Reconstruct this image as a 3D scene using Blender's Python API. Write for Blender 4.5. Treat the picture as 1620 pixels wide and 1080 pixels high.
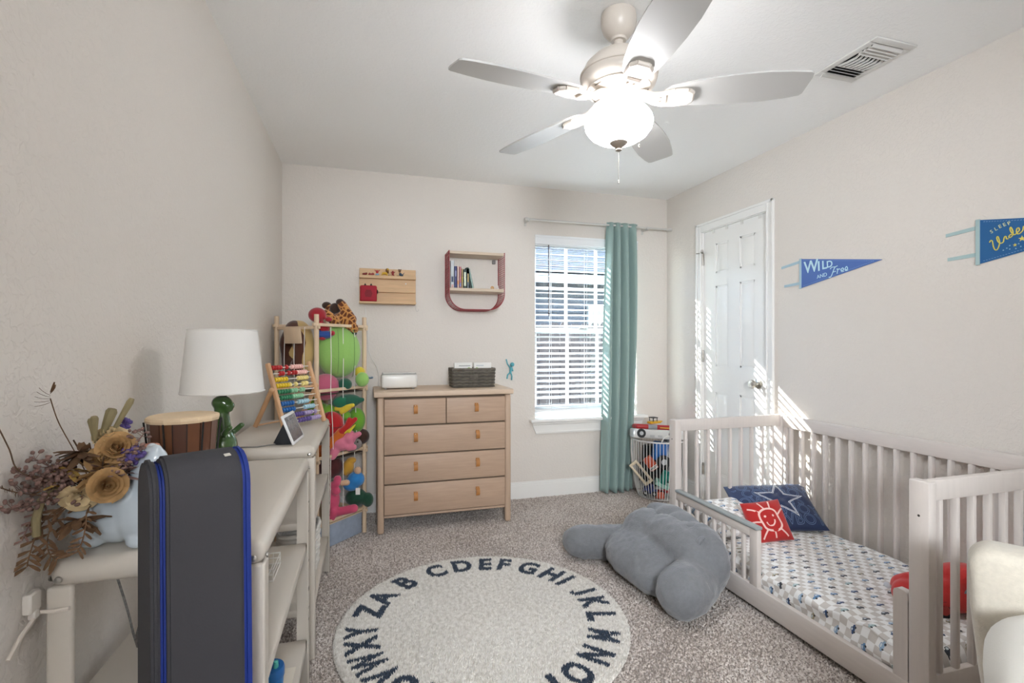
import bpy, bmesh, math, random
import numpy as np
from mathutils import Vector, Matrix, Euler
random.seed(7); np.random.seed(7)
for o in list(bpy.data.objects): bpy.data.objects.remove(o)
SC = bpy.context.scene
COL = SC.collection
PI = math.pi
R_ = math.radians
# ------------------------------------------------------------------ camera
ROOM_L, ROOM_R, ROOM_B, ROOM_F, ROOM_H = -0.564, 2.462, 3.669, -0.75, 2.44
cd = bpy.data.cameras.new('camera'); cam = bpy.data.objects.new('camera', cd); COL.objects.link(cam)
cd.sensor_fit = 'HORIZONTAL'; cd.sensor_width = 36.0; cd.lens = 777.0 / 1620.0 * 36.0
cd.shift_y = 5.0 / 1620.0; cd.clip_start = 0.02; cd.clip_end = 200
cam.location = (0, 0, 1.198); cam.rotation_euler = (PI / 2, 0, -math.atan2(228, 777))
SC.camera = cam
# ------------------------------------------------------------------ sky, sun, exposure
W = bpy.data.worlds.new('sky'); SC.world = W; W.use_nodes = True
nt = W.node_tree; nt.nodes.clear()
wo = nt.nodes.new('ShaderNodeOutputWorld'); bg = nt.nodes.new('ShaderNodeBackground'); sk = nt.nodes.new('ShaderNodeTexSky')
sk.sky_type = 'NISHITA'; sk.sun_disc = False; sk.sun_elevation = R_(33); sk.sun_rotation = math.atan2(-1, 1.45); sk.dust_density = 0.0; sk.air_density = 1.0
bg.inputs['Strength'].default_value = 5.0
mxs = nt.nodes.new('ShaderNodeMixRGB'); mxs.inputs[0].default_value = .86; mxs.inputs[2].default_value = (.36, .345, .335, 1); nt.links.new(sk.outputs[0], mxs.inputs[1]); nt.links.new(mxs.outputs[0], bg.inputs['Color']); nt.links.new(bg.outputs[0], wo.inputs['Surface'])
sd = bpy.data.lights.new('sun', 'SUN'); sun = bpy.data.objects.new('sun', sd); COL.objects.link(sun)
sd.energy = 12.5; sd.angle = R_(0.55); sd.color = (1.0, 0.96, 0.9)
sun.rotation_euler = Vector((1.0, -1.45, -1.15)).to_track_quat('-Z', 'Y').to_euler()
sun.location = (-6, 13, 10)
# added fill light behind the camera's doorway, standing for no known lamp
ad = bpy.data.lights.new('hall_fill_light', 'AREA'); hall = bpy.data.objects.new('hall_fill_light', ad); COL.objects.link(hall)
ad.shape = 'DISK'; ad.size = 0.8; ad.energy = 46.0; ad.color = (0.89, 0.945, 1.0); hall.location = (0.05, -1.8, 1.85); hall.rotation_euler = (R_(101), 0, R_(-38))
# window portal: tells the sampler where the sky comes in
wd = bpy.data.lights.new('window_portal', 'AREA'); wpo = bpy.data.objects.new('window_portal', wd); COL.objects.link(wpo)
wd.shape = 'RECTANGLE'; wd.size = .92; wd.size_y = 1.45; wd.cycles.is_portal = True; wpo.location = (1.731, ROOM_B + .16, 1.334); wpo.rotation_euler = (-PI / 2, 0, 0)
GLOBE_W = 11.0   # strength of the fan lamp's glass bowl
SC.view_settings.view_transform = 'Standard'; SC.view_settings.look = 'None'; SC.view_settings.gamma = 1.0
SC.view_settings.use_curve_mapping = False; SC.view_settings.exposure = 1.68
SC.cycles.max_bounces = 10; SC.cycles.diffuse_bounces = 6; SC.cycles.transparent_max_bounces = 12; SC.cycles.caustics_reflective = False; SC.cycles.caustics_refractive = False
SC.cycles.sample_clamp_indirect = 6.0
# ------------------------------------------------------------------ materials
def lin(h):
    h = h.lstrip('#'); c = [int(h[i:i + 2], 16) / 255 for i in (0, 2, 4)]
    return tuple((x / 12.92 if x <= .04045 else ((x + .055) / 1.055) ** 2.4) for x in c) + (1,)
MATS = {}
def mat(name, col, rough=.6, metal=0, var=0, vscale=20, bump=0, bscale=60, stretch=None, emit=None, estr=0, trans=0, alpha=1, col2=None, spec=None, sheen=0, coat=0, detail=3):
    if name in MATS: return MATS[name]
    m = bpy.data.materials.new(name); m.use_nodes = True; t = m.node_tree; b = t.nodes['Principled BSDF']
    c = lin(col) if isinstance(col, str) else tuple(col) + (1,)
    b.inputs['Base Color'].default_value = c; b.inputs['Roughness'].default_value = rough; b.inputs['Metallic'].default_value = metal
    if spec is not None: b.inputs['Specular IOR Level'].default_value = spec
    if sheen: b.inputs['Sheen Weight'].default_value = sheen
    if coat: b.inputs['Coat Weight'].default_value = coat
    if emit: b.inputs['Emission Color'].default_value = lin(emit); b.inputs['Emission Strength'].default_value = estr
    if trans: b.inputs['Transmission Weight'].default_value = trans
    if alpha < 1: b.inputs['Alpha'].default_value = alpha
    if var or bump:
        tc = t.nodes.new('ShaderNodeTexCoord'); mp = t.nodes.new('ShaderNodeMapping'); t.links.new(tc.outputs['Object'], mp.inputs[0])
        if stretch: mp.inputs['Scale'].default_value = stretch
    if var:
        n = t.nodes.new('ShaderNodeTexNoise'); n.inputs['Scale'].default_value = vscale; n.inputs['Detail'].default_value = detail; t.links.new(mp.outputs[0], n.inputs['Vector'])
        r = t.nodes.new('ShaderNodeValToRGB'); r.color_ramp.elements[0].position = .3; r.color_ramp.elements[1].position = .7
        c2 = lin(col2) if col2 else tuple(min(1, x * (1 + var)) for x in c[:3]) + (1,)
        c1 = c if col2 else tuple(x * (1 - var) for x in c[:3]) + (1,)
        r.color_ramp.elements[0].color = c1; r.color_ramp.elements[1].color = c2
        t.links.new(n.outputs['Fac'], r.inputs[0]); t.links.new(r.outputs[0], b.inputs['Base Color'])
    if bump:
        n2 = t.nodes.new('ShaderNodeTexNoise'); n2.inputs['Scale'].default_value = bscale; n2.inputs['Detail'].default_value = detail; t.links.new(mp.outputs[0], n2.inputs['Vector'])
        bp = t.nodes.new('ShaderNodeBump'); bp.inputs['Strength'].default_value = bump; bp.inputs['Distance'].default_value = .004
        t.links.new(n2.outputs['Fac'], bp.inputs['Height']); t.links.new(bp.outputs[0], b.inputs['Normal'])
    MATS[name] = m; return m
def plaster(name, col, s=1.0):
    if name in MATS: return MATS[name]
    m = mat(name, col, .55, spec=.3); t = m.node_tree; b = t.nodes['Principled BSDF']
    tc = t.nodes.new('ShaderNodeTexCoord')
    n = t.nodes.new('ShaderNodeTexNoise'); n.inputs['Scale'].default_value = 58; n.inputs['Detail'].default_value = 2; n.inputs['Distortion'].default_value = .8
    t.links.new(tc.outputs['Object'], n.inputs['Vector'])
    r = t.nodes.new('ShaderNodeValToRGB'); r.color_ramp.elements[0].position = .46; r.color_ramp.elements[1].position = .58
    t.links.new(n.outputs['Fac'], r.inputs[0])
    bp = t.nodes.new('ShaderNodeBump'); bp.inputs['Strength'].default_value = .36 * s; bp.inputs['Distance'].default_value = .0022
    t.links.new(r.outputs[0], bp.inputs['Height']); t.links.new(bp.outputs[0], b.inputs['Normal'])
    return m
# ------------------------------------------------------------------ object helpers
def tag(o, label=None, cat=None, group=None, kind=None):
    if label: o['label'] = label
    if cat: o['category'] = cat
    if group: o['group'] = group
    if kind: o['kind'] = kind
    return o
def thing(name, label, cat, loc=(0, 0, 0), rz=0, group=None, rot=None):
    o = bpy.data.objects.new(name, None); COL.objects.link(o); o.empty_display_size = .05
    o.location = loc; o.rotation_euler = rot if rot else (0, 0, rz)
    return tag(o, label, cat, group)
def link(name, me, m, parent=None, world=False, label=None):
    o = bpy.data.objects.new(name, me); COL.objects.link(o)
    if m is not None and not me.materials: me.materials.append(m)
    if parent is not None:
        o.parent = parent
        if world: o.matrix_parent_inverse = parent.matrix_basis.inverted()
    if label: o['label'] = label
    return o
class MB:
    """collects shapes and links them as one mesh object"""
    def __init__(s): s.v = []; s.f = []
    def add(s, vs, fs, mtx=None):
        k = len(s.v)
        s.v += [tuple(mtx @ Vector(p)) for p in vs] if mtx else [tuple(p) for p in vs]
        s.f += [tuple(i + k for i in f) for f in fs]; return s
    def box(s, x0, x1, y0, y1, z0, z1, r=0, seg=2, mtx=None):
        if x0 > x1: x0, x1 = x1, x0
        if y0 > y1: y0, y1 = y1, y0
        if z0 > z1: z0, z1 = z1, z0
        vs = [(x, y, z) for z in (z0, z1) for y in (y0, y1) for x in (x0, x1)]
        fs = [(0, 2, 3, 1), (4, 5, 7, 6), (0, 1, 5, 4), (2, 6, 7, 3), (0, 4, 6, 2), (1, 3, 7, 5)]
        if r <= 0: return s.add(vs, fs, mtx)
        bm = bmesh.new(); bv = [bm.verts.new(p) for p in vs]
        for f in fs: bm.faces.new([bv[i] for i in f])
        bmesh.ops.bevel(bm, geom=list(bm.edges), offset=r, segments=seg, affect='EDGES', profile=.5)
        bm.verts.index_update()
        s.add([v.co[:] for v in bm.verts], [[v.index for v in f.verts] for f in bm.faces], mtx); bm.free(); return s
    def obox(s, c, size, rot=(0, 0, 0), r=0, seg=2):
        h = [k / 2 for k in size]
        return s.box(-h[0], h[0], -h[1], h[1], -h[2], h[2], r, seg, Matrix.Translation(c) @ Euler(rot).to_matrix().to_4x4())
    def lathe(s, prof, n=24, c=(0, 0, 0), axis='Z', cap=True, mtx=None):
        vs = []; fs = []
        for (r, z) in prof:
            for i in range(n):
                a = 2 * PI * i / n; p = (r * math.cos(a), r * math.sin(a), z)
                if axis == 'X': p = (p[2], p[0], p[1])
                if axis == 'Y': p = (p[0], p[2], -p[1]) if False else (p[1], p[2], p[0])
                vs.append((p[0] + c[0], p[1] + c[1], p[2] + c[2]))
        for j in range(len(prof) - 1):
            for i in range(n):
                k = (i + 1) % n; fs.append((j * n + i, j * n + k, (j + 1) * n + k, (j + 1) * n + i))
        if cap:
            if prof[0][0] > 1e-5: fs.append(tuple(reversed(range(n))))
            if prof[-1][0] > 1e-5: fs.append(tuple(range((len(prof) - 1) * n, len(prof) * n)))
        return s.add(vs, fs, mtx)
    def cyl(s, a, b, r, n=16, r2=None):
        return s.tube([a, b], [r, r if r2 is None else r2], n)
    def tube(s, path, r, n=8, closed=False):
        P = [Vector(p) for p in path]; L = len(P); rs = r if isinstance(r, (list, tuple)) else [r] * L
        vs = []; fs = []; up = None
        for i in range(L):
            if closed: d = P[(i + 1) % L] - P[i - 1]
            else: d = P[min(i + 1, L - 1)] - P[max(i - 1, 0)]
            d.normalize()
            if up is None:
                up = Vector((0, 0, 1)) if abs(d.z) < .9 else Vector((1, 0, 0))
            x = up - d * up.dot(d)
            if x.length < 1e-6: x = d.orthogonal()
            x.normalize(); up = x; y = d.cross(x)
            for k in range(n):
                a = 2 * PI * k / n; vs.append(P[i] + (x * math.cos(a) + y * math.sin(a)) * rs[i])
        for i in range(L if closed else L - 1):
            j = (i + 1) % L
            for k in range(n): fs.append((i * n + k, i * n + (k + 1) % n, j * n + (k + 1) % n, j * n + k))
        if not closed: fs += [tuple(reversed(range(n))), tuple(range((L - 1) * n, L * n))]
        return s.add(vs, fs)
    def prism(s, poly, d, mtx=None):
        """poly: list of (x, z) counter-clockwise seen from -y; extruded from y=0 to y=d"""
        n = len(poly); vs = [(x, 0, z) for x, z in poly] + [(x, d, z) for x, z in poly]
        fs = [tuple(range(n)), tuple(reversed(range(n, 2 * n)))] + [(i, i + n, (i + 1) % n + n, (i + 1) % n) for i in range(n)]
        return s.add(vs, fs, mtx)
    def ell(s, c, r, rot=(0, 0, 0), n=16, m=10):
        M = Matrix.Translation(c) @ Euler(rot).to_matrix().to_4x4()
        rr = r if isinstance(r, (list, tuple)) else (r, r, r)
        vs = []; fs = []
        for j in range(1, m):
            t = PI * j / m
            for i in range(n):
                a = 2 * PI * i / n; vs.append((rr[0] * math.sin(t) * math.cos(a), rr[1] * math.sin(t) * math.sin(a), rr[2] * math.cos(t)))
        vs += [(0, 0, rr[2]), (0, 0, -rr[2])]; T = len(vs) - 2
        for j in range(m - 2):
            for i in range(n): k = (i + 1) % n; fs.append((j * n + i, (j + 1) * n + i, (j + 1) * n + k, j * n + k))
        for i in range(n):
            k = (i + 1) % n; fs.append((T, i, k)); fs.append((T + 1, (m - 2) * n + k, (m - 2) * n + i))
        return s.add(vs, fs, M)
    def mesh(s, smooth=40, fix=True):
        me = bpy.data.meshes.new('m'); me.from_pydata(s.v, [], s.f); me.update()
        if fix:
            bm = bmesh.new(); bm.from_mesh(me); bmesh.ops.recalc_face_normals(bm, faces=bm.faces); bm.to_mesh(me); bm.free()
        if smooth:
            me.shade_smooth(); me.set_sharp_from_angle(angle=R_(smooth))
        return me
    def build(s, name, m, parent=None, world=False, label=None, smooth=40):
        me = s.mesh(smooth); me.name = name
        return link(name, me, m, parent, world, label)
def struct(name, mb, m, parent=None, label=None):
    o = mb.build(name, m, parent, world=parent is not None)
    if parent is None: o['kind'] = 'structure'
    if label: o['label'] = label
    return o
def single(name, label, cat, mb, m, group=None, loc=None, smooth=40):
    o = mb.build(name, m, smooth=smooth); tag(o, label, cat, group)
    if loc is not None: o.location = loc
    return o
def clone(root, loc, rz=None, label=None, rot=None):
    """a copy of a thing with copies of its parts and sub-parts"""
    r = root.copy(); COL.objects.link(r); r.location = loc
    if rz is not None: r.rotation_euler = (0, 0, rz)
    if rot is not None: r.rotation_euler = rot
    if label: r['label'] = label
    for ch in list(root.children):
        c = ch.copy(); COL.objects.link(c); c.parent = r
        for g in ch.children:
            d = g.copy(); COL.objects.link(d); d.parent = c
    return r
def blob(name, parts, m, parent=None, vox=.006, smooth_it=6, label=None, world=False, fine=True):
    """one continuous surface grown over ellipsoids ('e', centre, radii, rot) and capsules ('c', a, b, ra, rb)"""
    mb = MB()
    for p in parts:
        if p[0] == 'e': mb.ell(p[1], p[2], p[3] if len(p) > 3 else (0, 0, 0), 20, 14)
        else:
            a, b = Vector(p[1]), Vector(p[2]); n = max(3, int((a - b).length / (.3 * min(p[3], p[4]))) + 2)
            for i in range(min(n, 26)):
                t = i / (min(n, 26) - 1); mb.ell(a.lerp(b, t), p[3] * (1 - t) + p[4] * t, n=14, m=9)
    me = mb.mesh(0, False); o = bpy.data.objects.new('tmp', me); COL.objects.link(o)
    md = o.modifiers.new('r', 'REMESH'); md.mode = 'VOXEL'; md.voxel_size = vox
    if smooth_it:
        sm = o.modifiers.new('s', 'SMOOTH'); sm.factor = .5; sm.iterations = smooth_it
    dg = bpy.context.evaluated_depsgraph_get(); me2 = bpy.data.meshes.new_from_object(o.evaluated_get(dg))
    bpy.data.objects.remove(o); me2.shade_smooth(); me2.name = name
    return link(name, me2, m, parent, world, label)
def text_mesh(s, size, extrude=.001, shear=0, offset=0, align='CENTER', bold=False, sub=0):
    cu = bpy.data.curves.new('t', 'FONT'); cu.body = s; cu.size = size; cu.extrude = extrude; cu.align_x = align; cu.align_y = 'CENTER'; cu.shear = shear; cu.offset = offset; cu.resolution_u = 4
    o = bpy.data.objects.new('t', cu); COL.objects.link(o); dg = bpy.context.evaluated_depsgraph_get()
    me = bpy.data.meshes.new_from_object(o.evaluated_get(dg)); bpy.data.objects.remove(o); bpy.data.curves.remove(cu); return me
def quick_mesh(V, Fq, loops=3):
    """numpy triangles to mesh"""
    me = bpy.data.meshes.new('m'); me.vertices.add(len(V)); me.vertices.foreach_set('co', V.astype(np.float32).ravel())
    nf = len(Fq); me.loops.add(nf * 3); me.loops.foreach_set('vertex_index', Fq.astype(np.int32).ravel())
    me.polygons.add(nf); me.polygons.foreach_set('loop_start', np.arange(0, nf * 3, 3, dtype=np.int32)); me.update(calc_edges=True); me.validate(); return me
def tufts(P, h, w, lean, zbase):
    """a small leaning pyramid of yarn at every point"""
    n = len(P); a = np.random.rand(n) * 2 * PI; hh = h * (.6 + .8 * np.random.rand(n)); la = np.random.rand(n) * 2 * PI; ll = lean * np.random.rand(n)
    V = np.zeros((n, 4, 3))
    for k in range(3):
        V[:, k, 0] = P[:, 0] + w * np.cos(a + k * 2.094); V[:, k, 1] = P[:, 1] + w * np.sin(a + k * 2.094); V[:, k, 2] = zbase
    V[:, 3, 0] = P[:, 0] + ll * np.cos(la); V[:, 3, 1] = P[:, 1] + ll * np.sin(la); V[:, 3, 2] = zbase + hh
    b = np.arange(n) * 4; F = np.stack([np.stack([b, b + 1, b + 3], 1), np.stack([b + 1, b + 2, b + 3], 1), np.stack([b + 2, b, b + 3], 1)], 1).reshape(-1, 3)
    return quick_mesh(V.reshape(-1, 3), F)
# shared colours
WALL = plaster('wall paint', '#dfd9d2'); CEIL = plaster('ceiling paint', '#f7f7f6', .7); WHITE = mat('white trim paint', '#ecebe8', .35)
M_wood = mat('pale birch', '#c9ae94', .5, var=.07, vscale=6, stretch=(2, 2, 22), bump=.05, bscale=8)
# ================================================================== the room
L_, R__, B_, F_, H_ = ROOM_L, ROOM_R, ROOM_B, ROOM_F, ROOM_H
T = .14
CARPET = mat('carpet backing', '#8f857e', .95)
fl = struct('floor', MB().box(L_ - T, R__ + T, F_ - 2.2, B_ + T, -.12, -.007), CARPET); fl['label'] = 'grey beige shag carpet floor'
def carpet_mat(name, c1, c2, c3, sc):
    m = mat(name, c1, .95, sheen=.2); t = m.node_tree; b = t.nodes['Principled BSDF']
    tc = t.nodes.new('ShaderNodeTexCoord'); n = t.nodes.new('ShaderNodeTexNoise'); n.inputs['Scale'].default_value = sc; n.inputs['Detail'].default_value = 3
    n2 = t.nodes.new('ShaderNodeTexNoise'); n2.inputs['Scale'].default_value = 2.2; n2.inputs['Detail'].default_value = 2
    r = t.nodes.new('ShaderNodeValToRGB'); e = r.color_ramp.elements; e[0].position = .34; e[1].position = .66; e[0].color = lin(c1); e[1].color = lin(c3); k = e.new(.5); k.color = lin(c2)
    t.links.new(tc.outputs['Object'], n.inputs['Vector']); t.links.new(tc.outputs['Object'], n2.inputs['Vector'])
    mx = t.nodes.new('ShaderNodeMath'); mx.operation = 'MULTIPLY_ADD'; mx.inputs[1].default_value = .25; t.links.new(n2.outputs['Fac'], mx.inputs[0])
    m2 = t.nodes.new('ShaderNodeMath'); m2.operation = 'SUBTRACT'; m2.inputs[1].default_value = .125; t.links.new(n.outputs['Fac'], m2.inputs[0]); t.links.new(m2.outputs[0], mx.inputs[2])
    t.links.new(mx.outputs[0], r.inputs[0]); t.links.new(r.outputs[0], b.inputs['Base Color']); return m
CPILE = carpet_mat('carpet pile', '#93877e', '#c6bab1', '#e6ded8', 85)
g = .0088
gx, gy = np.meshgrid(np.arange(L_, R__, g), np.arange(.9, B_, g)); P = np.stack([gx.ravel(), gy.ravel()], 1); P += (np.random.rand(*P.shape) - .5) * g
cp = link('carpet_pile', tufts(P, .0085, .0062, .008, -.0075), CPILE, fl); cp['kind'] = 'stuff'
ce = struct('ceiling', MB().box(L_ - T, R__ + T, F_ - 2.2, B_ + T, H_, H_ + .12), CEIL)
struct('wall_left', MB().box(L_ - T, L_, F_ - 2.2, B_ + T, -.12, H_), WALL)
# back wall with the window opening
WX0, WX1, WZ0, WZ1 = 1.266, 2.168, .606, 2.062
struct('wall_back', MB().box(L_, WX0, B_, B_ + T, -.12, H_).box(WX1, R__, B_, B_ + T, -.12, H_).box(WX0, WX1, B_, B_ + T, -.12, WZ0).box(WX0, WX1, B_, B_ + T, WZ1, H_), WALL)
# right wall with the door opening
DY0, DY1, DZ = 2.560, 3.212, 2.062
struct('wall_right', MB().box(R__, R__ + T, F_ - 2.2, DY0, -.12, H_).box(R__, R__ + T, DY1, B_ + T, -.12, H_).box(R__, R__ + T, DY0, DY1, DZ, H_), WALL)
struct('wall_closet', MB().box(R__ + T, R__ + T + .02, DY0 - .1, DY1 + .1, -.12, DZ + .1), WALL)
# wall behind the camera; doorway and unseen hall are added for the fill light
OX0, OX1, OZ = -.10, .85, 2.1
struct('wall_front', MB().box(L_, OX0, F_ - .12, F_, -.12, H_).box(OX1, R__, F_ - .12, F_, -.12, H_).box(OX0, OX1, F_ - .12, F_, OZ, H_), WALL)
struct('wall_hall', MB().box(L_ - T, R__ + T, F_ - 2.3, F_ - 2.2, -.12, H_), WALL)
def baseboard(name, x0, x1, y0, y1, nx, ny):
    mb = MB(); t = .014
    for (a, b, th) in ((-.006, .098, t), (.098, .112, t * .75), (.112, .124, t * .45)):
        if nx: mb.box(x0, x0 + nx * th, y0, y1, a, b)
        else: mb.box(x0, x1, y0, y0 + ny * th, a, b)
    return struct(name, mb, WHITE)
baseboard('baseboard_left', L_, 0, F_, B_, 1, 0)
baseboard('baseboard_back', L_, R__, B_, 0, 0, -1)
baseboard('baseboard_right', R__, 0, DY1 + .055, B_, -1, 0)
baseboard('baseboard_right', R__, 0, F_, DY0 - .06, -1, 0)
# ------------------------------------------------------------------ closet door
dr = struct('door_1', MB().box(R__ + .022, R__ + .058, 2.571, 3.203, .008, 2.052), WHITE); dr['label'] = 'white six panel closet door'
YC = [2.571, 2.684, 2.823, 2.935, 3.069, 3.203]; ZC = [.008, .238, .847, 1.040, 1.632, 1.727, 1.947, 2.052]
for (y0, y1) in ((YC[0], YC[1]), (YC[2], YC[3]), (YC[4], YC[5])):
    struct('stile', MB().box(R__ + .012, R__ + .022, y0, y1, .008, 2.052), WHITE, dr)
for (z0, z1) in ((ZC[0], ZC[1]), (ZC[2], ZC[3]), (ZC[4], ZC[5]), (ZC[6], ZC[7])):
    for (y0, y1) in ((YC[1], YC[2]), (YC[3], YC[4])):
        struct('rail', MB().box(R__ + .012, R__ + .022, y0, y1, z0, z1), WHITE, dr)
for (z0, z1) in ((ZC[1], ZC[2]), (ZC[3], ZC[4]), (ZC[5], ZC[6])):
    for (y0, y1) in ((YC[1], YC[2]), (YC[3], YC[4])):
        a, b = .004, .026; x0, x1 = R__ + .0215, R__ + .0135
        v = [(x0, y0 + a, z0 + a), (x0, y1 - a, z0 + a), (x0, y1 - a, z1 - a), (x0, y0 + a, z1 - a), (x1, y0 + b, z0 + b), (x1, y1 - b, z0 + b), (x1, y1 - b, z1 - b), (x1, y0 + b, z1 - b)]
        mb = MB().add(v, [(0, 1, 5, 4), (1, 2, 6, 5), (2, 3, 7, 6), (3, 0, 4, 7), (4, 5, 6, 7), (3, 2, 1, 0)])
        # moulded bead round the panel
        for q in ((y0, y0 + .012, z0, z1), (y1 - .012, y1, z0, z1), (y0, y1, z0, z0 + .012), (y0, y1, z1 - .012, z1)):
            mb.box(R__ + .016, R__ + .0218, q[0], q[1], q[2], q[3])
        mb.build('panel', WHITE, dr, True, smooth=20)
CHROME = mat('satin nickel', '#b8b4ae', .28, metal=1)
for z in (1.85, 1.11, .25):
    struct('hinge', MB().box(R__ + .004, R__ + .013, 3.196, 3.214, z - .045, z + .045, .002).cyl((R__ + .004, 3.206, z - .045), (R__ + .004, 3.206, z + .045), .006, 10), CHROME, dr)
struct('knob', MB().lathe([(.0, 0), (.032, 0), (.032, .006), (.012, .012), (.011, .03), (.026, .04), (.03, .052), (.024, .064), (0, .067)], 20, mtx=Matrix.Translation((R__ + .012, 2.652, .939)) @ Matrix.Rotation(-PI / 2, 4, 'Y')), CHROME, dr)
struct('stop_pin', MB().cyl((R__ + .002, 3.20, 1.90), (R__ - .035, 3.16, 1.905), .005, 8).cyl((R__ - .035, 3.16, 1.905), (R__ - .045, 3.15, 1.906), .009, 10).cyl((R__ + .002, 3.20, 1.90), (R__ - .03, 3.24, 1.90), .004, 8), CHROME, dr)
cs = MB()
for (y0, y1, z0, z1) in ((2.504, DY0 + .004, 0, 2.122), (DY1 - .004, 3.262, 0, 2.122), (DY0, DY1, DZ - .004, 2.122)):
    cs.box(R__ - .012, R__, y0, y1, z0, z1, .002, 1)
    if z0 == 0:
        yo = y0 if y0 < 2.6 else y1 - .018; cs.box(R__ - .02, R__ - .011, yo, yo + .018, z0, z1, .003, 1); yi = y1 - .012 if y0 < 2.6 else y0; cs.box(R__ - .016, R__ - .011, yi, yi + .012, z0, z1, .002, 1)
    else:
        cs.box(R__ - .02, R__ - .011, 2.504, 3.262, 2.104, 2.122, .003, 1)
# jamb
cs.box(R__, R__ + .1, DY0 - .001, DY0 + .011, 0, DZ).box(R__, R__ + .1, DY1 - .009, DY1 + .001, 0, DZ).box(R__, R__ + .1, DY0, DY1, DZ - .009, DZ + .001)
struct('trim_1', cs, WHITE)
hk = None
for i, y in enumerate((2.64, 2.80, 2.95, 3.09)):
    single('over_door_hook', 'small white over-door hook strap, number %s from the far hinge side' % ('four', 'three', 'two', 'one')[i], 'hook', MB().box(R__ + .009, R__ + .0115, y - .012, y + .012, 2.028, 2.0525).box(R__ + .009, R__ + .06, y - .012, y + .012, 2.0525, 2.0545), mat('hook enamel', '#dcdad6', .4), 'over-door hooks')
# ------------------------------------------------------------------ window
VINYL = mat('white vinyl', '#eef0f0', .3)
wy = B_ + .085
wf = MB()
fx0, fx1, fz0, fz1 = WX0, WX1, WZ0 + .012, WZ1
for q in ((fx0, fx0 + .02, fz0, fz1), (fx1 - .02, fx1, fz0, fz1)): wf.box(q[0], q[1], wy, wy + .055, q[2], q[3], .002, 1)
for q in ((fx0 + .02, fx1 - .02, fz0, fz0 + .03), (fx0 + .02, fx1 - .02, fz1 - .03, fz1)): wf.box(q[0], q[1], wy, wy + .055, q[2], q[3], .002, 1)
win = struct('window_1', wf, VINYL); win['label'] = 'white single hung window with grid bars'
GLASS = bpy.data.materials.new('window glass'); GLASS.use_nodes = True; t = GLASS.node_tree; t.nodes.clear()
o_ = t.nodes.new('ShaderNodeOutputMaterial'); tr = t.nodes.new('ShaderNodeBsdfTransparent'); gl = t.nodes.new('ShaderNodeBsdfGlossy'); mx = t.nodes.new('ShaderNodeMixShader'); mx.inputs[0].default_value = .04
tr.inputs[0].default_value = (.94, .97, .97, 1); gl.inputs['Roughness'].default_value = .02
t.links.new(tr.outputs[0], mx.inputs[1]); t.links.new(gl.outputs[0], mx.inputs[2]); t.links.new(mx.outputs[0], o_.inputs[0])
def sash(z0, z1, y):
    a, b = fx0 + .02, fx1 - .02; s = .024
    struct('sash', MB().box(a, a + s, y, y + .026, z0, z1, .002, 1).box(b - s, b, y, y + .026, z0, z1, .002, 1).box(a + s, b - s, y, y + .026, z0, z0 + s, .002, 1).box(a + s, b - s, y, y + .026, z1 - s, z1, .002, 1), VINYL, win)
    w = (b - a - 2 * s) / 3; zm = (z0 + z1) / 2
    for i in (1, 2): struct('muntin', MB().box(a + s + w * i - .011, a + s + w * i + .011, y + .006, y + .02, z0 + s, z1 - s), VINYL, win)
    for i in range(3): struct('muntin', MB().box(a + s + w * i + (.011 if i else 0), a + s + w * (i + 1) - (.011 if i < 2 else 0), y + .007, y + .019, zm - .011, zm + .011), VINYL, win)
    struct('pane', MB().box(a + s, b - s, y + .012, y + .014, z0 + s, z1 - s), GLASS, win)
sash(1.29, 2.03, wy + .028); sash(.645, 1.335, wy + .001)
struct('sash_lock', MB().box(1.68, 1.76, wy - .012, wy + .001, 1.322, 1.34, .004), CHROME, win)
si = struct('trim_2', MB().box(1.215, 2.245, B_ - .062, B_ + .087, .588, .612, .006, 2), WHITE); si['label'] = 'white window stool'
ap = MB(); v = [(1.232, .588), (2.228, .588), (2.19, .494), (1.27, .494)]
ap.prism([(v[3][0], v[3][1]), (v[2][0], v[2][1]), (v[1][0], v[1][1]), (v[0][0], v[0][1])], .018, Matrix.Translation((0, B_ - .018, 0)))
ap.box(1.236, 2.224, B_ - .03, B_ - .017, .566, .588, .004, 1).box(1.262, 2.198, B_ - .024, B_ - .017, .5, .512, .002, 1)
struct('trim_3', ap, WHITE)
# ------------------------------------------------------------------ outdoors: yard, fence, the house next door
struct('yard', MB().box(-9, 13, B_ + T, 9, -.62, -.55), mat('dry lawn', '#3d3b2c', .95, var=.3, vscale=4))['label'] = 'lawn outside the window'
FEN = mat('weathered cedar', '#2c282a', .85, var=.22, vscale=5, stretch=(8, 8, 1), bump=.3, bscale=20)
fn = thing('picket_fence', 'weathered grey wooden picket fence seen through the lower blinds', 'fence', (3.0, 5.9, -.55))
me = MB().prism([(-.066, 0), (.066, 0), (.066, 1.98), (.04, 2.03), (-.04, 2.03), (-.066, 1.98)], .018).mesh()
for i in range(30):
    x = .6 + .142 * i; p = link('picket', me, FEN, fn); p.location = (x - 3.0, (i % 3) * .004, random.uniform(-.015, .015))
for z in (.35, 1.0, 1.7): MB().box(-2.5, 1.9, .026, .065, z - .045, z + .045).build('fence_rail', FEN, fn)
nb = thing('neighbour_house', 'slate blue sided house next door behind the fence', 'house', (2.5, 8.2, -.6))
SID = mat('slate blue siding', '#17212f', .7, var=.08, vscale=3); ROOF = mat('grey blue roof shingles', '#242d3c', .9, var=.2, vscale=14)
bw = MB().box(-7, 8, .03, .2, 0, 2.95).build('wall', SID, nb)
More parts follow.
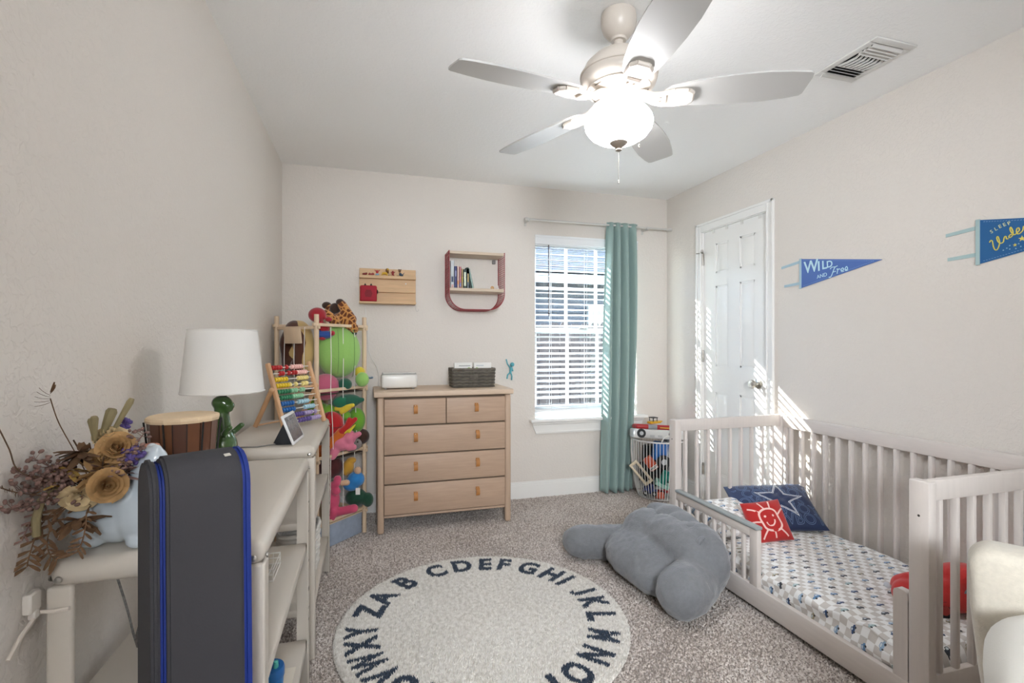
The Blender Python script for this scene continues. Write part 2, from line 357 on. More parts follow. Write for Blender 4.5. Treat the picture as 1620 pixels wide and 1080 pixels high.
me = MB().add([(-7, 0, 0), (8, 0, 0), (8, .02, .15), (-7, .02, .15), (-7, .04, 0), (8, .04, 0), (8, .04, .15), (-7, .04, .15)], [(0, 1, 2, 3), (0, 4, 5, 1), (3, 2, 6, 7), (0, 3, 7, 4), (1, 5, 6, 2)]).mesh()
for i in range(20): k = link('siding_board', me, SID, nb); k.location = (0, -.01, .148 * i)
FAS = mat('house white trim', '#757d87', .5)
MB().box(-7.2, 8.2, -.45, -.42, 2.84, 3.02).box(-7.2, 8.2, -.5, -.44, 2.95, 3.03, .01).build('fascia', FAS, nb)
MB().box(-7.2, 8.2, -.43, .1, 2.9, 2.92).build('soffit', FAS, nb)
rf = MB().add([(-7.4, -.5, 3.03), (8.4, -.5, 3.03), (8.4, 5, 5.1), (-7.4, 5, 5.1), (-7.4, -.5, 2.99), (8.4, -.5, 2.99), (8.4, 5, 5.05), (-7.4, 5, 5.05)], [(0, 1, 2, 3), (7, 6, 5, 4), (0, 4, 5, 1), (1, 5, 6, 2), (2, 6, 7, 3), (3, 7, 4, 0)]).build('roof', ROOF, nb)
me = MB().add([(-7.4, 0, 0), (8.4, 0, 0), (8.4, .2, .06), (-7.4, .2, .06), (-7.4, 0, .012), (8.4, 0, .012)], [(4, 5, 2, 3), (0, 1, 5, 4)]).mesh()
for i in range(14): k = link('shingle_course', me, ROOF, nb); k.location = (0, -.5 + .17 * i, 3.03 + .17 * i * 2.07 / 5.5)
for x in (-.35, 1.75):
    w = MB()
    for q in ((x - .42, x - .34, 1.1, 2.5), (x + .34, x + .42, 1.1, 2.5), (x - .34, x + .34, 1.1, 1.18), (x - .34, x + .34, 2.42, 2.5), (x - .34, x + .34, 1.78, 1.82)): w.box(q[0], q[1], -.06, .02, q[2], q[3])
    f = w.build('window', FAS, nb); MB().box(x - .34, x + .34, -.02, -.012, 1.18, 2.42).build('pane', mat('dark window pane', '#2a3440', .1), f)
# ================================================================== ceiling fan
FANW = mat('fan ivory enamel', '#cfc6bc', .35); BLADE = mat('fan blade white', '#bfbebb', .4)
fan = thing('ceiling_fan', 'white five blade ceiling fan with lit glass bowl lamp', 'ceiling fan', (.905, 1.66, 0))
MB().lathe([(.0, 2.439), (.064, 2.439), (.066, 2.425), (.066, 2.40), (.058, 2.375), (.04, 2.352), (.03, 2.346), (.028, 2.338), (0, 2.338)], 36).build('canopy', FANW, fan)
MB().lathe([(.0175, 2.36), (.0175, 2.30), (.022, 2.30), (.022, 2.285), (0, 2.285)], 20).build('downrod', FANW, fan)
hs = MB().lathe([(.018, 2.298), (.05, 2.294), (.095, 2.275), (.125, 2.245), (.139, 2.215), (.142, 2.19), (.136, 2.172), (.118, 2.158), (.118, 2.152), (.085, 2.143), (.06, 2.14), (0, 2.14)], 48).build('motor_housing', FANW, fan)
MB().lathe([(.1385, 2.213), (.1445, 2.21), (.1445, 2.205), (.139, 2.202)], 48, cap=False).build('trim_ring', FANW, hs)
vm = mat('vent slot shadow', '#6d655c', .7)
for k in range(10):
    a = 2 * PI * (k + .5) / 10; q = Matrix.Rotation(a, 4, 'Z') @ Matrix.Translation((.105, 0, 2.152)) @ Matrix.Rotation(R_(-12), 4, 'Y')
    MB().box(-.004, .004, -.018, .018, -.004, .001, .0015, 1, q).build('vent_slot', vm, hs)
MB().lathe([(.062, 2.145), (.066, 2.14), (.066, 2.128), (.063, 2.126), (.062, 2.098), (.072, 2.092), (.076, 2.086), (0, 2.086)], 36).build('light_fitter', FANW, fan)
def smoothpoly(pts, n=4):
    P = [Vector(p) for p in pts]; L = len(P); out = []
    for i in range(L):
        a, b, c, d = P[i - 1], P[i], P[(i + 1) % L], P[(i + 2) % L]
        for k in range(n):
            t = k / n; out.append(tuple(.5 * ((2 * b) + (c - a) * t + (2 * a - 5 * b + 4 * c - d) * t * t + (3 * b - a - 3 * c + d) * t ** 3)))
    return out
ol = [(.165, -.03), (.19, -.047), (.25, -.058), (.33, -.066), (.42, -.071), (.51, -.071), (.59, -.064), (.632, -.055), (.64, -.045), (.648, .03), (.647, .052), (.638, .06), (.58, .07), (.5, .079), (.42, .08), (.33, .075), (.25, .065), (.19, .05), (.165, .03), (.16, 0)]
ol = [(x, y) for x, y in ol]
blade_me = MB().prism([(x, y) for x, y in ol], .0065, Matrix.Rotation(PI / 2, 4, 'X') @ Matrix.Translation((0, -.00325, 0))).mesh(30)
ir = MB()
pts = [(.05, 0, .022), (.09, 0, .012), (.125, 0, -.006), (.155, 0, -.012), (.18, 0, -.009)]
for s in (-1, 1):
    ir.tube([(x, s * (.010 + .006 * i), z) for i, (x, y, z) in enumerate(pts)], [.011, .010, .009, .009, .008], 8)
ir.tube([(x, 0, z) for x, y, z in pts[:4]], [.012, .012, .009, .004], 8)
q = [(.165, -.030), (.20, -.037), (.245, -.034), (.262, -.020), (.262, .020), (.245, .034), (.20, .037), (.165, .030)]
for i in range(8):
    a, b = q[i], q[(i + 1) % 8]; ir.tube([(a[0], a[1], -.010), (b[0], b[1], -.010)], .0085, 8)
ir.add([(x, y, z) for z in (-.0085, -.0035) for x, y in q], [tuple(range(7, -1, -1)), tuple(range(8, 16))] + [(i, (i + 1) % 8, (i + 1) % 8 + 8, i + 8) for i in range(8)])
iron_me = ir.mesh(50)
for ang in (187.3, 115.3, 43.3, -28.7, -100.7):
    b = link('blade', blade_me, BLADE, fan); b.location = (0, 0, 2.118); b.rotation_euler = Euler((R_(-11), R_(1.0), R_(ang)), 'XYZ')
    link('blade_iron', iron_me, FANW, b)
GL = mat('lit frosted glass', '#fff4e6', .3, emit='#fafbff', estr=GLOBE_W)
bowl = MB().lathe([(.070, 2.087), (.088, 2.083), (.108, 2.068), (.122, 2.048), (.127, 2.03), (.122, 2.008), (.104, 1.985), (.078, 1.968), (.045, 1.957), (.0, 1.954)], 48, cap=False).build('glass_bowl', GL, fan); bowl['label'] = 'glowing frosted glass bowl'
MB().lathe([(.034, 1.968), (.036, 1.958), (.026, 1.948), (.014, 1.94), (.008, 1.936), (.012, 1.932), (.012, 1.928), (.005, 1.924), (0, 1.923)], 24).build('finial', mat('brushed bronze', '#8f8479', .4, metal=.6), fan)
CH = mat('bead chain', '#a9a298', .35, metal=.8)
def chain(name, path):
    mb = MB().tube(path, .0009, 6)
    a = Vector(path[-2]); b = Vector(path[-1]); n = int((a - b).length / .006)
    for i in range(n): mb.ell(a.lerp(b, i / n), .0019, n=6, m=4)
    mb.ell(b, (.0035, .0035, .008), n=8, m=6); return mb.build(name, CH, fan)
chain('pull_chain', [(0, 0, 1.925), (0, 0, 1.81)])
fx, fy = .2816, .9595
nx_, ny_ = (-fx * .055 + fy * .03, -fy * .055 - fx * .03)
chain('pull_chain', [(nx_ * .95, ny_ * .95, 2.112), (nx_ * 1.3, ny_ * 1.3, 2.10), (nx_ * 1.75 , ny_ * 1.75, 2.085), (nx_ * 1.75, ny_ * 1.75, 1.905)])
# ------------------------------------------------------------------ ceiling air vent
vent = thing('ceiling_vent', 'white metal air register on the ceiling beside the fan', 'air vent', (2.075, 1.625, 2.44))
VM = mat('register white metal', '#d9d8d5', .4); VD = mat('duct dark', '#2e2e30', .9)
fr = MB(); hx, hy = .112, .146
for q in ((-hx, hx, -hy, -hy + .03), (-hx, hx, hy - .03, hy), (-hx, -hx + .03, -hy + .03, hy - .03), (hx - .03, hx, -hy + .03, hy - .03)): fr.box(q[0], q[1], q[2], q[3], -.009, 0, .003, 2)
fr.box(-hx + .03, hx - .03, -.046, -.040, -.008, 0).box(-hx + .03, hx - .03, .054, .060, -.008, 0)
fr.build('frame', VM, vent)
MB().box(-hx + .02, hx - .02, -hy + .02, hy - .02, -.0015, -.0005).build('duct', VD, vent)
for i in range(4):
    MB().obox((0, -.105 + i * .019, -.010), (.165, .016, .0015), (R_(-42), 0, 0)).build('louver', VM, vent)
for i in range(7):
    x = -.066 + i * .022; MB().tube([(x, -.04, -.006), (x + .004, -.015, -.010), (x, .02, -.010), (x - .006, .054, -.006)], .0052, 6).build('louver', VM, vent)
for i in range(3):
    MB().obox((0, .070 + i * .019, -.010), (.165, .018, .0015), (R_(38), 0, 0)).build('louver', VM, vent)
MB().cyl((-.085, .12, -.004), (-.088, .135, -.02), .002, 6).build('damper_lever', VM, vent)
# ------------------------------------------------------------------ pennants on the right wall
def wall_text(s, size, y, z, tilt, m, parent, name='lettering', sx=1, shear=0, off=0):
    me = text_mesh(s, size, .0006, shear, off); o = link(name, me, m, parent, True)
    bx = Matrix(((0, 0, -1, R__ - .0062), (-1, 0, 0, y), (0, 1, 0, z), (0, 0, 0, 1)))
    me.transform(bx @ Matrix.Rotation(tilt, 4, 'Z') @ Matrix.Diagonal((sx, 1, 1, 1))); return o
def wall_stroke(strokes, r, m, parent, name='lettering', x=.0058):
    mb = MB()
    for st in strokes:
        P = [Vector((R__ - x, a, b)) for a, b in st]; Q = []
        for i in range(len(P) - 1):
            a, b, c, d = P[max(i - 1, 0)], P[i], P[i + 1], P[min(i + 2, len(P) - 1)]
            for k in range(5):
                t = k / 5; Q.append(.5 * ((2 * b) + (c - a) * t + (2 * a - 5 * b + 4 * c - d) * t * t + (3 * b - a - 3 * c + d) * t ** 3))
        Q.append(P[-1]); mb.tube(Q, r, 6)
    return mb.build(name, m, parent, True)
def pennant(name, label, y0, zt, zb, ytip, ztip, col, band, straps):
    t = thing(name, label, 'pennant', (R__, y0, (zt + zb) / 2))
    FE = mat('felt ' + col, col, .9, sheen=.3, bump=.2, bscale=300); BA = mat('felt band ' + band, band, .9, bump=.2, bscale=300)
    n = 16; vs = []; fs = []
    for i in range(n + 1):
        u = i / n; y = y0 + (ytip - y0) * u; a = zt + (ztip - zt) * u; b = zb + (ztip - zb) * u
        bow = .004 * math.sin(u * PI)
        for (zz, xx) in ((a + .0008, R__ - .0055), (b - .0008, R__ - .0055), (b - .0008, R__ - .0015), (a + .0008, R__ - .0015)): vs.append((xx, y, zz))
    for i in range(n):
        for k in range(4): fs.append((4 * i + k, 4 * i + (k + 1) % 4, 4 * i + 4 + (k + 1) % 4, 4 * i + 4 + k))
    fs += [(0, 1, 2, 3), (4 * n + 3, 4 * n + 2, 4 * n + 1, 4 * n)]
    MB().add(vs, fs).build('felt', FE, t, True)
    MB().box(R__ - .0075, R__ - .001, y0 - .004, y0 + .012, zb - .004, zt + .004, .0015, 1).build('band', BA, t, True)
    for (z0, y1, z1) in straps:
        MB().add([(R__ - .001, y0, z0 + .008), (R__ - .001, y0, z0 - .008), (R__ - .003, y0, z0 - .008), (R__ - .003, y0, z0 + .008), (R__ - .001, y1, z1 + .007), (R__ - .001, y1, z1 - .007), (R__ - .004, y1, z1 - .007), (R__ - .004, y1, z1 + .007)],
                 [(0, 1, 2, 3), (7, 6, 5, 4), (0, 4, 5, 1), (1, 5, 6, 2), (2, 6, 7, 3), (3, 7, 4, 0)]).build('tie_strap', BA, t, True)
    # stitched line just inside the edge
    mb = MB(); k = .92
    for (a, b) in (((y0 - .016, zt - .010), (ytip + .035, ztip)), ((y0 - .016, zb + .010), (ytip + .035, ztip))):
        for i in range(48):
            u, w = i / 48, (i + .6) / 48
            mb.box(R__ - .0062, R__ - .005, a[0] + (b[0] - a[0]) * w, a[0] + (b[0] - a[0]) * u, a[1] + (b[1] - a[1]) * (u + w) / 2 - .0007, a[1] + (b[1] - a[1]) * (u + w) / 2 + .0007)
    mb.build('stitching', mat('pale thread', '#8fb0d8', .8), t, True); return t
pn = pennant('felt_pennant', 'blue felt pennant on the right wall reading WILD AND Free', 2.305, 1.703, 1.533, 1.83, 1.622, '#4d6fb4', '#a9c4d0', [(1.690, 2.45, 1.672), (1.562, 2.428, 1.556)])
ICE = mat('ice blue ink', '#c3e6f2', .7)
wall_text('W', .098, 2.236, 1.646, R_(2), ICE, pn, sx=.92, off=.0012); wall_text('I', .076, 2.1845, 1.641, R_(2), ICE, pn, off=.0016)
wall_text('L', .066, 2.150, 1.643, R_(2), ICE, pn, off=.0012); wall_text('D', .052, 2.117, 1.643, R_(3), ICE, pn, off=.0008)
wall_text('AND', .030, 2.165, 1.586, R_(7), ICE, pn)
wall_stroke([[(2.1216, 1.5725), (2.1099, 1.5729), (2.0979, 1.5945), (2.0886, 1.6163), (2.0802, 1.6239), (2.0685, 1.6279)], [(2.1121, 1.6159), (2.1043, 1.6245), (2.081, 1.624)], [(2.0979, 1.5976), (2.0789, 1.5995)],
  [(2.0747, 1.6097), (2.0676, 1.6094), (2.0718, 1.5851)], [(2.0697, 1.6001), (2.0622, 1.6093), (2.0531, 1.6065)], [(2.0478, 1.5969), (2.0335, 1.6013), (2.0388, 1.6116), (2.0478, 1.6045), (2.0445, 1.5927), (2.0306, 1.5933)],
  [(2.0246, 1.5974), (2.0105, 1.6028), (2.0161, 1.6157), (2.0242, 1.6067), (2.0213, 1.5943), (2.0081, 1.5961)]], .0024, ICE, pn)
pn2 = pennant('felt_pennant', 'teal blue felt pennant at the right edge reading SLEEP Under in yellow', 1.424, 1.719, 1.536, .93, 1.628, '#1f5f96', '#a9c1c2', [(1.690, 1.548, 1.680), (1.577, 1.541, 1.573)])
YEL = mat('yellow ink', '#e0cf62', .7); CRM = mat('cream ink', '#d9dba6', .7)
for ch, y, z in zip('SLEEP', (1.38, 1.3653, 1.3518, 1.3375, 1.3225), (1.661, 1.669, 1.676, 1.680, 1.682)): wall_text(ch, .020, y, z, R_(22), CRM, pn2)
wall_stroke([[(1.3869, 1.6179), (1.383, 1.6256), (1.3775, 1.622), (1.3741, 1.601), (1.3683, 1.5855), (1.3605, 1.5853), (1.3537, 1.6042), (1.3547, 1.6234), (1.3591, 1.6374), (1.3624, 1.6321), (1.3586, 1.617), (1.3499, 1.6082), (1.3413, 1.6112), (1.3389, 1.6248), (1.3356, 1.6324), (1.3319, 1.6304), (1.3309, 1.622), (1.3234, 1.6217)],
  [(1.3123, 1.6379), (1.3197, 1.6349), (1.3234, 1.6287), (1.3188, 1.6249), (1.3114, 1.6331), (1.3105, 1.6468), (1.3151, 1.6618), (1.3182, 1.6649), (1.3197, 1.6582), (1.316, 1.6457), (1.3068, 1.6333), (1.2986, 1.6373)],
  [(1.2986, 1.6373), (1.2904, 1.647), (1.2922, 1.6566), (1.2976, 1.6556), (1.2995, 1.6444), (1.2958, 1.6344), (1.2886, 1.6351), (1.2796, 1.6446)], [(1.2796, 1.6446), (1.2770, 1.660), (1.2740, 1.652), (1.2690, 1.654), (1.2670, 1.642), (1.2620, 1.644)]], .0022, YEL, pn2)
def star2(c, r, m, parent, name='star'):
    P = []
    for k in range(10):
        a = PI / 2 + k * PI / 5; rr = r if k % 2 == 0 else r * .42; P.append((R__ - .006, c[0] - rr * math.cos(a), c[1] + rr * math.sin(a)))
    vs = P + [(R__ - .004, p[1], p[2]) for p in P]; MB().add(vs, [tuple(range(10))] + [(i, (i + 1) % 10, (i + 1) % 10 + 10, i + 10) for i in range(10)]).build(name, m, parent, True, smooth=0)
star2((1.304, 1.5922), .0075, YEL, pn2); star2((1.2823, 1.6131), .012, YEL, pn2)
PB = mat('pale blue ink', '#9dc3d8', .7)
for c in ((1.3413, 1.5782), (1.3206, 1.579), (1.33, 1.5843), (1.3206, 1.5931), (1.3013, 1.5777), (1.2922, 1.5949), (1.2859, 1.5829)): star2(c, .0032, PB, pn2)
# ------------------------------------------------------------------ blinds
bl = thing('window_blind', 'white horizontal slat blinds hanging in the window', 'blinds', (1.731, B_ + .042, WZ0))
SL = mat('blind white', '#eef1f3', .45)
x0, x1 = WX0 + .008, WX1 - .008; by = B_ + .042
n = 6; vs = []; fs = []
for i in range(n + 1):
    u = -1 + 2 * i / n; yy = u * .0245; zz = .0016 * (1 - u * u)
    for x in (x0 - 1.731, x1 - 1.731): vs += [(x, yy, zz + .0008), (x, yy, zz - .0008)]
for i in range(n):
    a, b = 4 * i, 4 * i + 4; fs += [(a, a + 2, b + 2, b), (a + 1, b + 1, b + 3, a + 3), (a, b, b + 1, a + 1), (a + 2, a + 3, b + 3, b + 2)]
fs += [(0, 1, 3, 2), (4 * n, 4 * n + 2, 4 * n + 3, 4 * n + 1)]
slat_me = MB().add(vs, fs).mesh(35)
z = 1.968; k = 0
while z > .735:
    s = link('slat', slat_me, SL, bl); s.location = (0, 0, z - WZ0); s.rotation_euler = (R_(15.5 + random.uniform(-1, 1)), 0, 0); z -= .0443; k += 1
for zz in (.690, .699, .708):
    s = link('slat', slat_me, SL, bl); s.location = (0, 0, zz - WZ0); s.rotation_euler = (R_(2), 0, 0)
MB().box(x0, x1, by - .026, by + .026, .664, .684, .004).build('bottom_rail', SL, bl, True)
MB().box(x0, x1, by - .028, by + .03, 1.985, 2.058, .003).build('headrail', SL, bl, True)
MB().box(WX0 - .003, WX1 + .003, B_ - .014, B_ - .002, 1.992, 2.064, .003).box(WX0 - .003, WX1 + .003, B_ - .019, B_ - .012, 2.046, 2.064, .003).box(WX0 - .003, WX1 + .003, B_ - .016, B_ - .012, 1.994, 2.002, .001).build('valance', SL, bl, True)
CORD = mat('ladder cord', '#e6e8ea', .7)
for x in (1.412, 1.72, 2.04):
    for dy in (-.024, .024): MB().cyl((x, by + dy, .67), (x, by + dy, 1.99), .0011, 6).build('ladder_cord', CORD, bl, True)
MB().cyl((1.379, B_ - .004, 1.99), (1.381, B_ - .003, 1.43), .0042, 8).cyl((1.381, B_ - .003, 1.45), (1.381, B_ - .003, 1.425), .006, 8).build('tilt_wand', mat('smoked acrylic', '#4a3a36', .2), bl, True)
for x in (1.402, 1.395): MB().tube([(x, by - .03, 1.99), (x + .002, by - .032, 1.6), (x, by - .03, 1.2)], .0012, 6).build('lift_cord', CORD, bl, True)
# ------------------------------------------------------------------ curtain rod and curtain
rod = thing('curtain_rod', 'thin white curtain rod above the window', 'curtain rod', (1.81, B_ - .075, 2.165))
RM = mat('rod white metal', '#d4d2ce', .35, metal=.3)
MB().cyl((1.175, B_ - .075, 2.165), (2.44, B_ - .075, 2.165), .0075, 12).build('pole', RM, rod, True)
for x in (1.168, 2.446): MB().lathe([(0, -.012), (.010, -.011), (.013, 0), (.010, .011), (0, .012)], 14, (x, B_ - .075, 2.165), 'X').build('finial', RM, rod, True)
for x in (1.185, 2.22):
    MB().box(x - .006, x + .006, B_ - .082, B_ - .001, 2.148, 2.158, .002, 1).box(x - .009, x + .009, B_ - .006, B_ - .001, 2.125, 2.185, .002, 1).box(x - .006, x + .006, B_ - .088, B_ - .082, 2.148, 2.172).build('bracket', RM, rod, True)
CUR = mat('sage teal curtain', '#8fa6a1', .85, sheen=.25, bump=.25, bscale=260)
nu, nv = 120, 60; vs = []; fs = []
for j in range(nv + 1):
    v = j / nv; z = 2.188 - v * (2.188 - .012)
    xl = 1.853 + (.045 * v if v < 0 else -.055 * v ** 1.3) ; xr = 2.134 - .060 * v ** 2 + .006 * math.sin(v * 3)
    for i in range(nu + 1):
        u = i / nu
        ph = 2 * PI * (4.3 * u + .16 * math.sin(3 * v + 4 * u)) + .5
        amp = .032 * (1 - .35 * v) if v > .012 else .012
        nr = max(0, 1 - abs(v - .012) / .03)
        y = B_ - .078 + (amp * (1 - nr * .55)) * math.sin(ph) + .010 * math.sin(11 * u + 5 * v) * v + .006 * math.sin(23 * u + 2) * v - .012 * v
        if u < .12: y += .02 * (1 - u / .12) * v
        x = xl + (xr - xl) * (u + .018 * math.sin(ph * 1.0 + 1.2) * (1 - u) * u * 4)
        zz = z - (.026 * (u - .5) * v if v > .9 else 0) * 0
        vs.append((x, y, zz + (.006 * math.sin(ph) if j == nv else 0)))
for j in range(nv):
    for i in range(nu): a = j * (nu + 1) + i; fs.append((a, a + 1, a + nu + 2, a + nu + 1))
cu = thing('curtain', 'sage teal curtain panel drawn to the right side of the window', 'curtain', (1.97, B_ - .08, 0))
c_ = MB().add(vs, fs).build('fabric', CUR, cu, True, smooth=80); md = c_.modifiers.new('thickness', 'SOLIDIFY'); md.thickness = .0025
# ================================================================== alphabet rug
rug = thing('round_rug', 'round cream shag rug with the navy alphabet around its edge', 'rug', (.485, 2.082, 0))
RUGB = mat('rug backing', '#d8d2c6', .95)
RR = .612
MB().lathe([(0, .002), (RR - .008, .002), (RR, .006), (RR - .004, .011), (0, .011)], 72).build('backing', RUGB, rug)
RW = carpet_mat('rug cream pile', '#d2ccc2', '#e8e3db', '#f5f1ea', 60); RN = carpet_mat('rug navy pile', '#1b2635', '#28374a', '#3a4a5e', 120)
LET = dict(A=145.1, B=126.6, C=106.3, D=90.3, E=76.1, F=64.8, G=49.6, H=34.2, I=24.0, J=9.6, K=-2.7, L=-15.9, M=-31.6, N=-46.9, O=-62, P=-76, Q=-90, R=-103, S=-115, T=-126, U=-137, V=-148, W=-160, X=-173.1, Y=176.1, Z=158.6)
g = .0052
gx, gy = np.meshgrid(np.arange(-RR, RR, g), np.arange(-RR, RR, g)); P = np.stack([gx.ravel(), gy.ravel()], 1); P += (np.random.rand(*P.shape) - .5) * g
P = P[np.hypot(P[:, 0], P[:, 1]) < RR - .002]
used = np.zeros(len(P), bool)
for ch, a in LET.items():
    me = text_mesh(ch, .145, 0, 0, .0056); me.calc_loop_triangles()
    V = np.array([v.co[:2] for v in me.vertices]); V[:, 0] -= (V[:, 0].min() + V[:, 0].max()) / 2; V[:, 1] -= (V[:, 1].min() + V[:, 1].max()) / 2
    V[:, 0] *= .70 if ch in 'MW' else .84 if ch in 'NXYVKO' else 1.0
    V[:, 1] *= .132 / max(.01, np.ptp(V[:, 1]))
    th = R_(a); c, s = math.cos(th - PI / 2), math.sin(th - PI / 2)
    V = np.stack([V[:, 0] * c - V[:, 1] * s + .512 * math.cos(th), V[:, 0] * s + V[:, 1] * c + .512 * math.sin(th)], 1)
    def inside(Q):
        ins = np.zeros(len(Q), bool)
        for t3 in me.loop_triangles:
            A, B, C = V[t3.vertices[0]], V[t3.vertices[1]], V[t3.vertices[2]]
            d1 = (B[0] - A[0]) * (Q[:, 1] - A[1]) - (B[1] - A[1]) * (Q[:, 0] - A[0]); d2 = (C[0] - B[0]) * (Q[:, 1] - B[1]) - (C[1] - B[1]) * (Q[:, 0] - B[0]); d3 = (A[0] - C[0]) * (Q[:, 1] - C[1]) - (A[1] - C[1]) * (Q[:, 0] - C[0])
            ins |= ((d1 >= 0) & (d2 >= 0) & (d3 >= 0)) | ((d1 <= 0) & (d2 <= 0) & (d3 <= 0))
        return ins
    idx = np.nonzero((np.hypot(P[:, 0] - .512 * math.cos(th), P[:, 1] - .512 * math.sin(th)) < .12) & ~used)[0]; used[idx[inside(P[idx])]] = True
    fx_, fy_ = np.meshgrid(np.arange(-.11, .11, .0036), np.arange(-.11, .11, .0036)); Q = np.stack([fx_.ravel() + .512 * math.cos(th), fy_.ravel() + .512 * math.sin(th)], 1); Q += (np.random.rand(*Q.shape) - .5) * .0036
    link('letter', tufts(Q[inside(Q)], .0105, .0036, .004, .0098), RN, rug, label='navy letter %s' % ch)
    bpy.data.meshes.remove(me)
pile = link('pile', tufts(P[~used], .010, .0045, .008, .0095), RW, rug); pile['kind'] = 'stuff'
# fringe of longer tufts round the rim
a = np.random.rand(5200) * 2 * PI; r = RR - .004 + np.random.rand(5200) * .007
fr = link('rim_pile', tufts(np.stack([r * np.cos(a), r * np.sin(a)], 1), .009, .005, .009, .003), RW, rug); fr['kind'] = 'stuff'
# ================================================================== toddler bed made from a crib
CRIB = mat('whitewashed wood', '#d3cbc5', .5, var=.025, vscale=5, stretch=(14, 14, 1.5)); CRIBH = mat('whitewashed rail wood', '#d5cdc7', .5, var=.03, vscale=5, stretch=(2, 2, 18))
crib = thing('toddler_bed', 'whitewashed wooden crib converted to a toddler bed along the right wall', 'bed', (2.06, 1.77, 0))
cx0, cx1, cy0, cy1, ct = 1.665, 2.448, 1.094, 2.462, .770
def post(x0, x1, y0, y1, z1, nm='post'): return MB().box(x0, x1, y0, y1, 0, z1, .006, 2).build(nm, CRIB, crib, True)
pA = post(cx0, cx0 + .036, cy1 - .062, cy1, ct); pB = post(cx1 - .036, cx1, cy1 - .062, cy1, ct); pC = post(cx0, cx0 + .036, cy0, cy0 + .062, ct); pD = post(cx1 - .036, cx1, cy0, cy0 + .062, ct)
sm_ = mat('dark screw cap', '#3c3733', .5)
for y in (cy1 - .03,):
    MB().cyl((cx0 - .0005, y, .66), (cx0 + .004, y, .66), .004, 8).build('bolt_hole', sm_, pA, True)
MB().cyl((cx0 - .0005, cy0 + .03, .66), (cx0 + .004, cy0 + .03, .66), .004, 8).build('bolt_hole', sm_, pC, True)
for nm, (x0, x1, y0, y1, z0, z1) in dict(
    back=(cx1 - .032, cx1 - .004, cy0 + .062, cy1 - .062, ct - .072, ct - .001)).items():
    MB().box(x0, x1, y0, y1, z0, z1, .005, 2).build('top_rail', CRIBH, crib, True)
for y0, y1 in ((cy1 - .046, cy1 - .016), (cy0 + .016, cy0 + .046)):
    MB().box(cx0 + .03, cx1 - .03, y0, y1, ct - .066, ct - .001, .005, 2).build('top_rail', CRIB, crib, True)
    MB().box(cx0 + .03, cx1 - .03, y0 + .004, y1 - .004, .09, .15, .004, 2).build('bottom_rail', CRIB, crib, True)
    n = 9
    for i in range(n):
        x = cx0 + .045 + (i + .55) * (cx1 - cx0 - .09) / n; MB().box(x - .0095, x + .0095, y0 + .004, y1 - .004, .149, ct - .064, .006, 2).build('slat', CRIB, crib, True)
MB().box(cx1 - .030, cx1 - .006, cy0 + .062, cy1 - .062, .09, .15, .004).build('bottom_rail', CRIBH, crib, True)
n = 16; me = MB().box(-.013, .013, -.0095, .0095, .149, ct - .07, .006, 2).mesh()
for i in range(n):
    s = link('slat', me, CRIB, crib, True); s.matrix_parent_inverse = Matrix(); s.location = (cx1 - .018 - 2.06, cy0 + .062 + (i + .62) * .0765 - 1.77, 0)
# inner stiles beside the posts
for y in (cy0 + .066, cy1 - .096): MB().box(cx1 - .03, cx1 - .006, y, y + .03, .149, ct - .07, .003).build('stile', CRIB, crib, True)
for (x, y) in ((cx0 + .037, cy1 - .042), (cx0 + .037, cy0 + .02)): MB().box(x, x + .018, y, y + .022, .149, ct - .066, .003).build('stile', CRIB, crib, True)
MB().box(cx0 + .002, cx0 + .028, cy0 + .062, cy1 - .062, .018, .112, .005, 2).build('front_rail', CRIBH, crib, True)
# guard rail at the head end
MB().box(cx0 + .004, cx0 + .028, 1.80, cy1 - .06, .325, .366, .004).build('guard_rail', CRIBH, crib, True)
MB().box(cx0 - .003, cx0 + .034, 1.795, cy1 - .058, .366, .382, .006, 3).build('guard_cap', mat('grey rail cover', '#9aa0a0', .6), crib, True, label='grey protective strip')
MB().box(cx0 + .003, cx0 + .029, 1.797, 1.845, .108, .366, .005).build('guard_post', CRIB, crib, True)
for i in range(8):
    y = 1.845 + (i + .7) * (cy1 - .062 - 1.845) / 8.2; MB().box(cx0 + .008, cx0 + .024, y - .009, y + .009, .111, .327, .004).build('slat', CRIB, crib, True)
mb = MB().prism([(0, .108), (.046, .108), (.046, .385), (.043, .394), (.034, .40), (.012, .40), (.003, .394), (0, .385)], .024, Matrix.Translation((cx0 + .004, cy0 + .066, 0)) @ Matrix(((0, 1, 0, 0), (1, 0, 0, 0), (0, 0, 1, 0), (0, 0, 0, 1))))
mb.build('guard_post', CRIB, crib, True)
MB().box(cx0 + .04, cx1 - .034, cy0 + .05, cy1 - .05, .052, .068).build('mattress_board', CRIBH, crib, True)
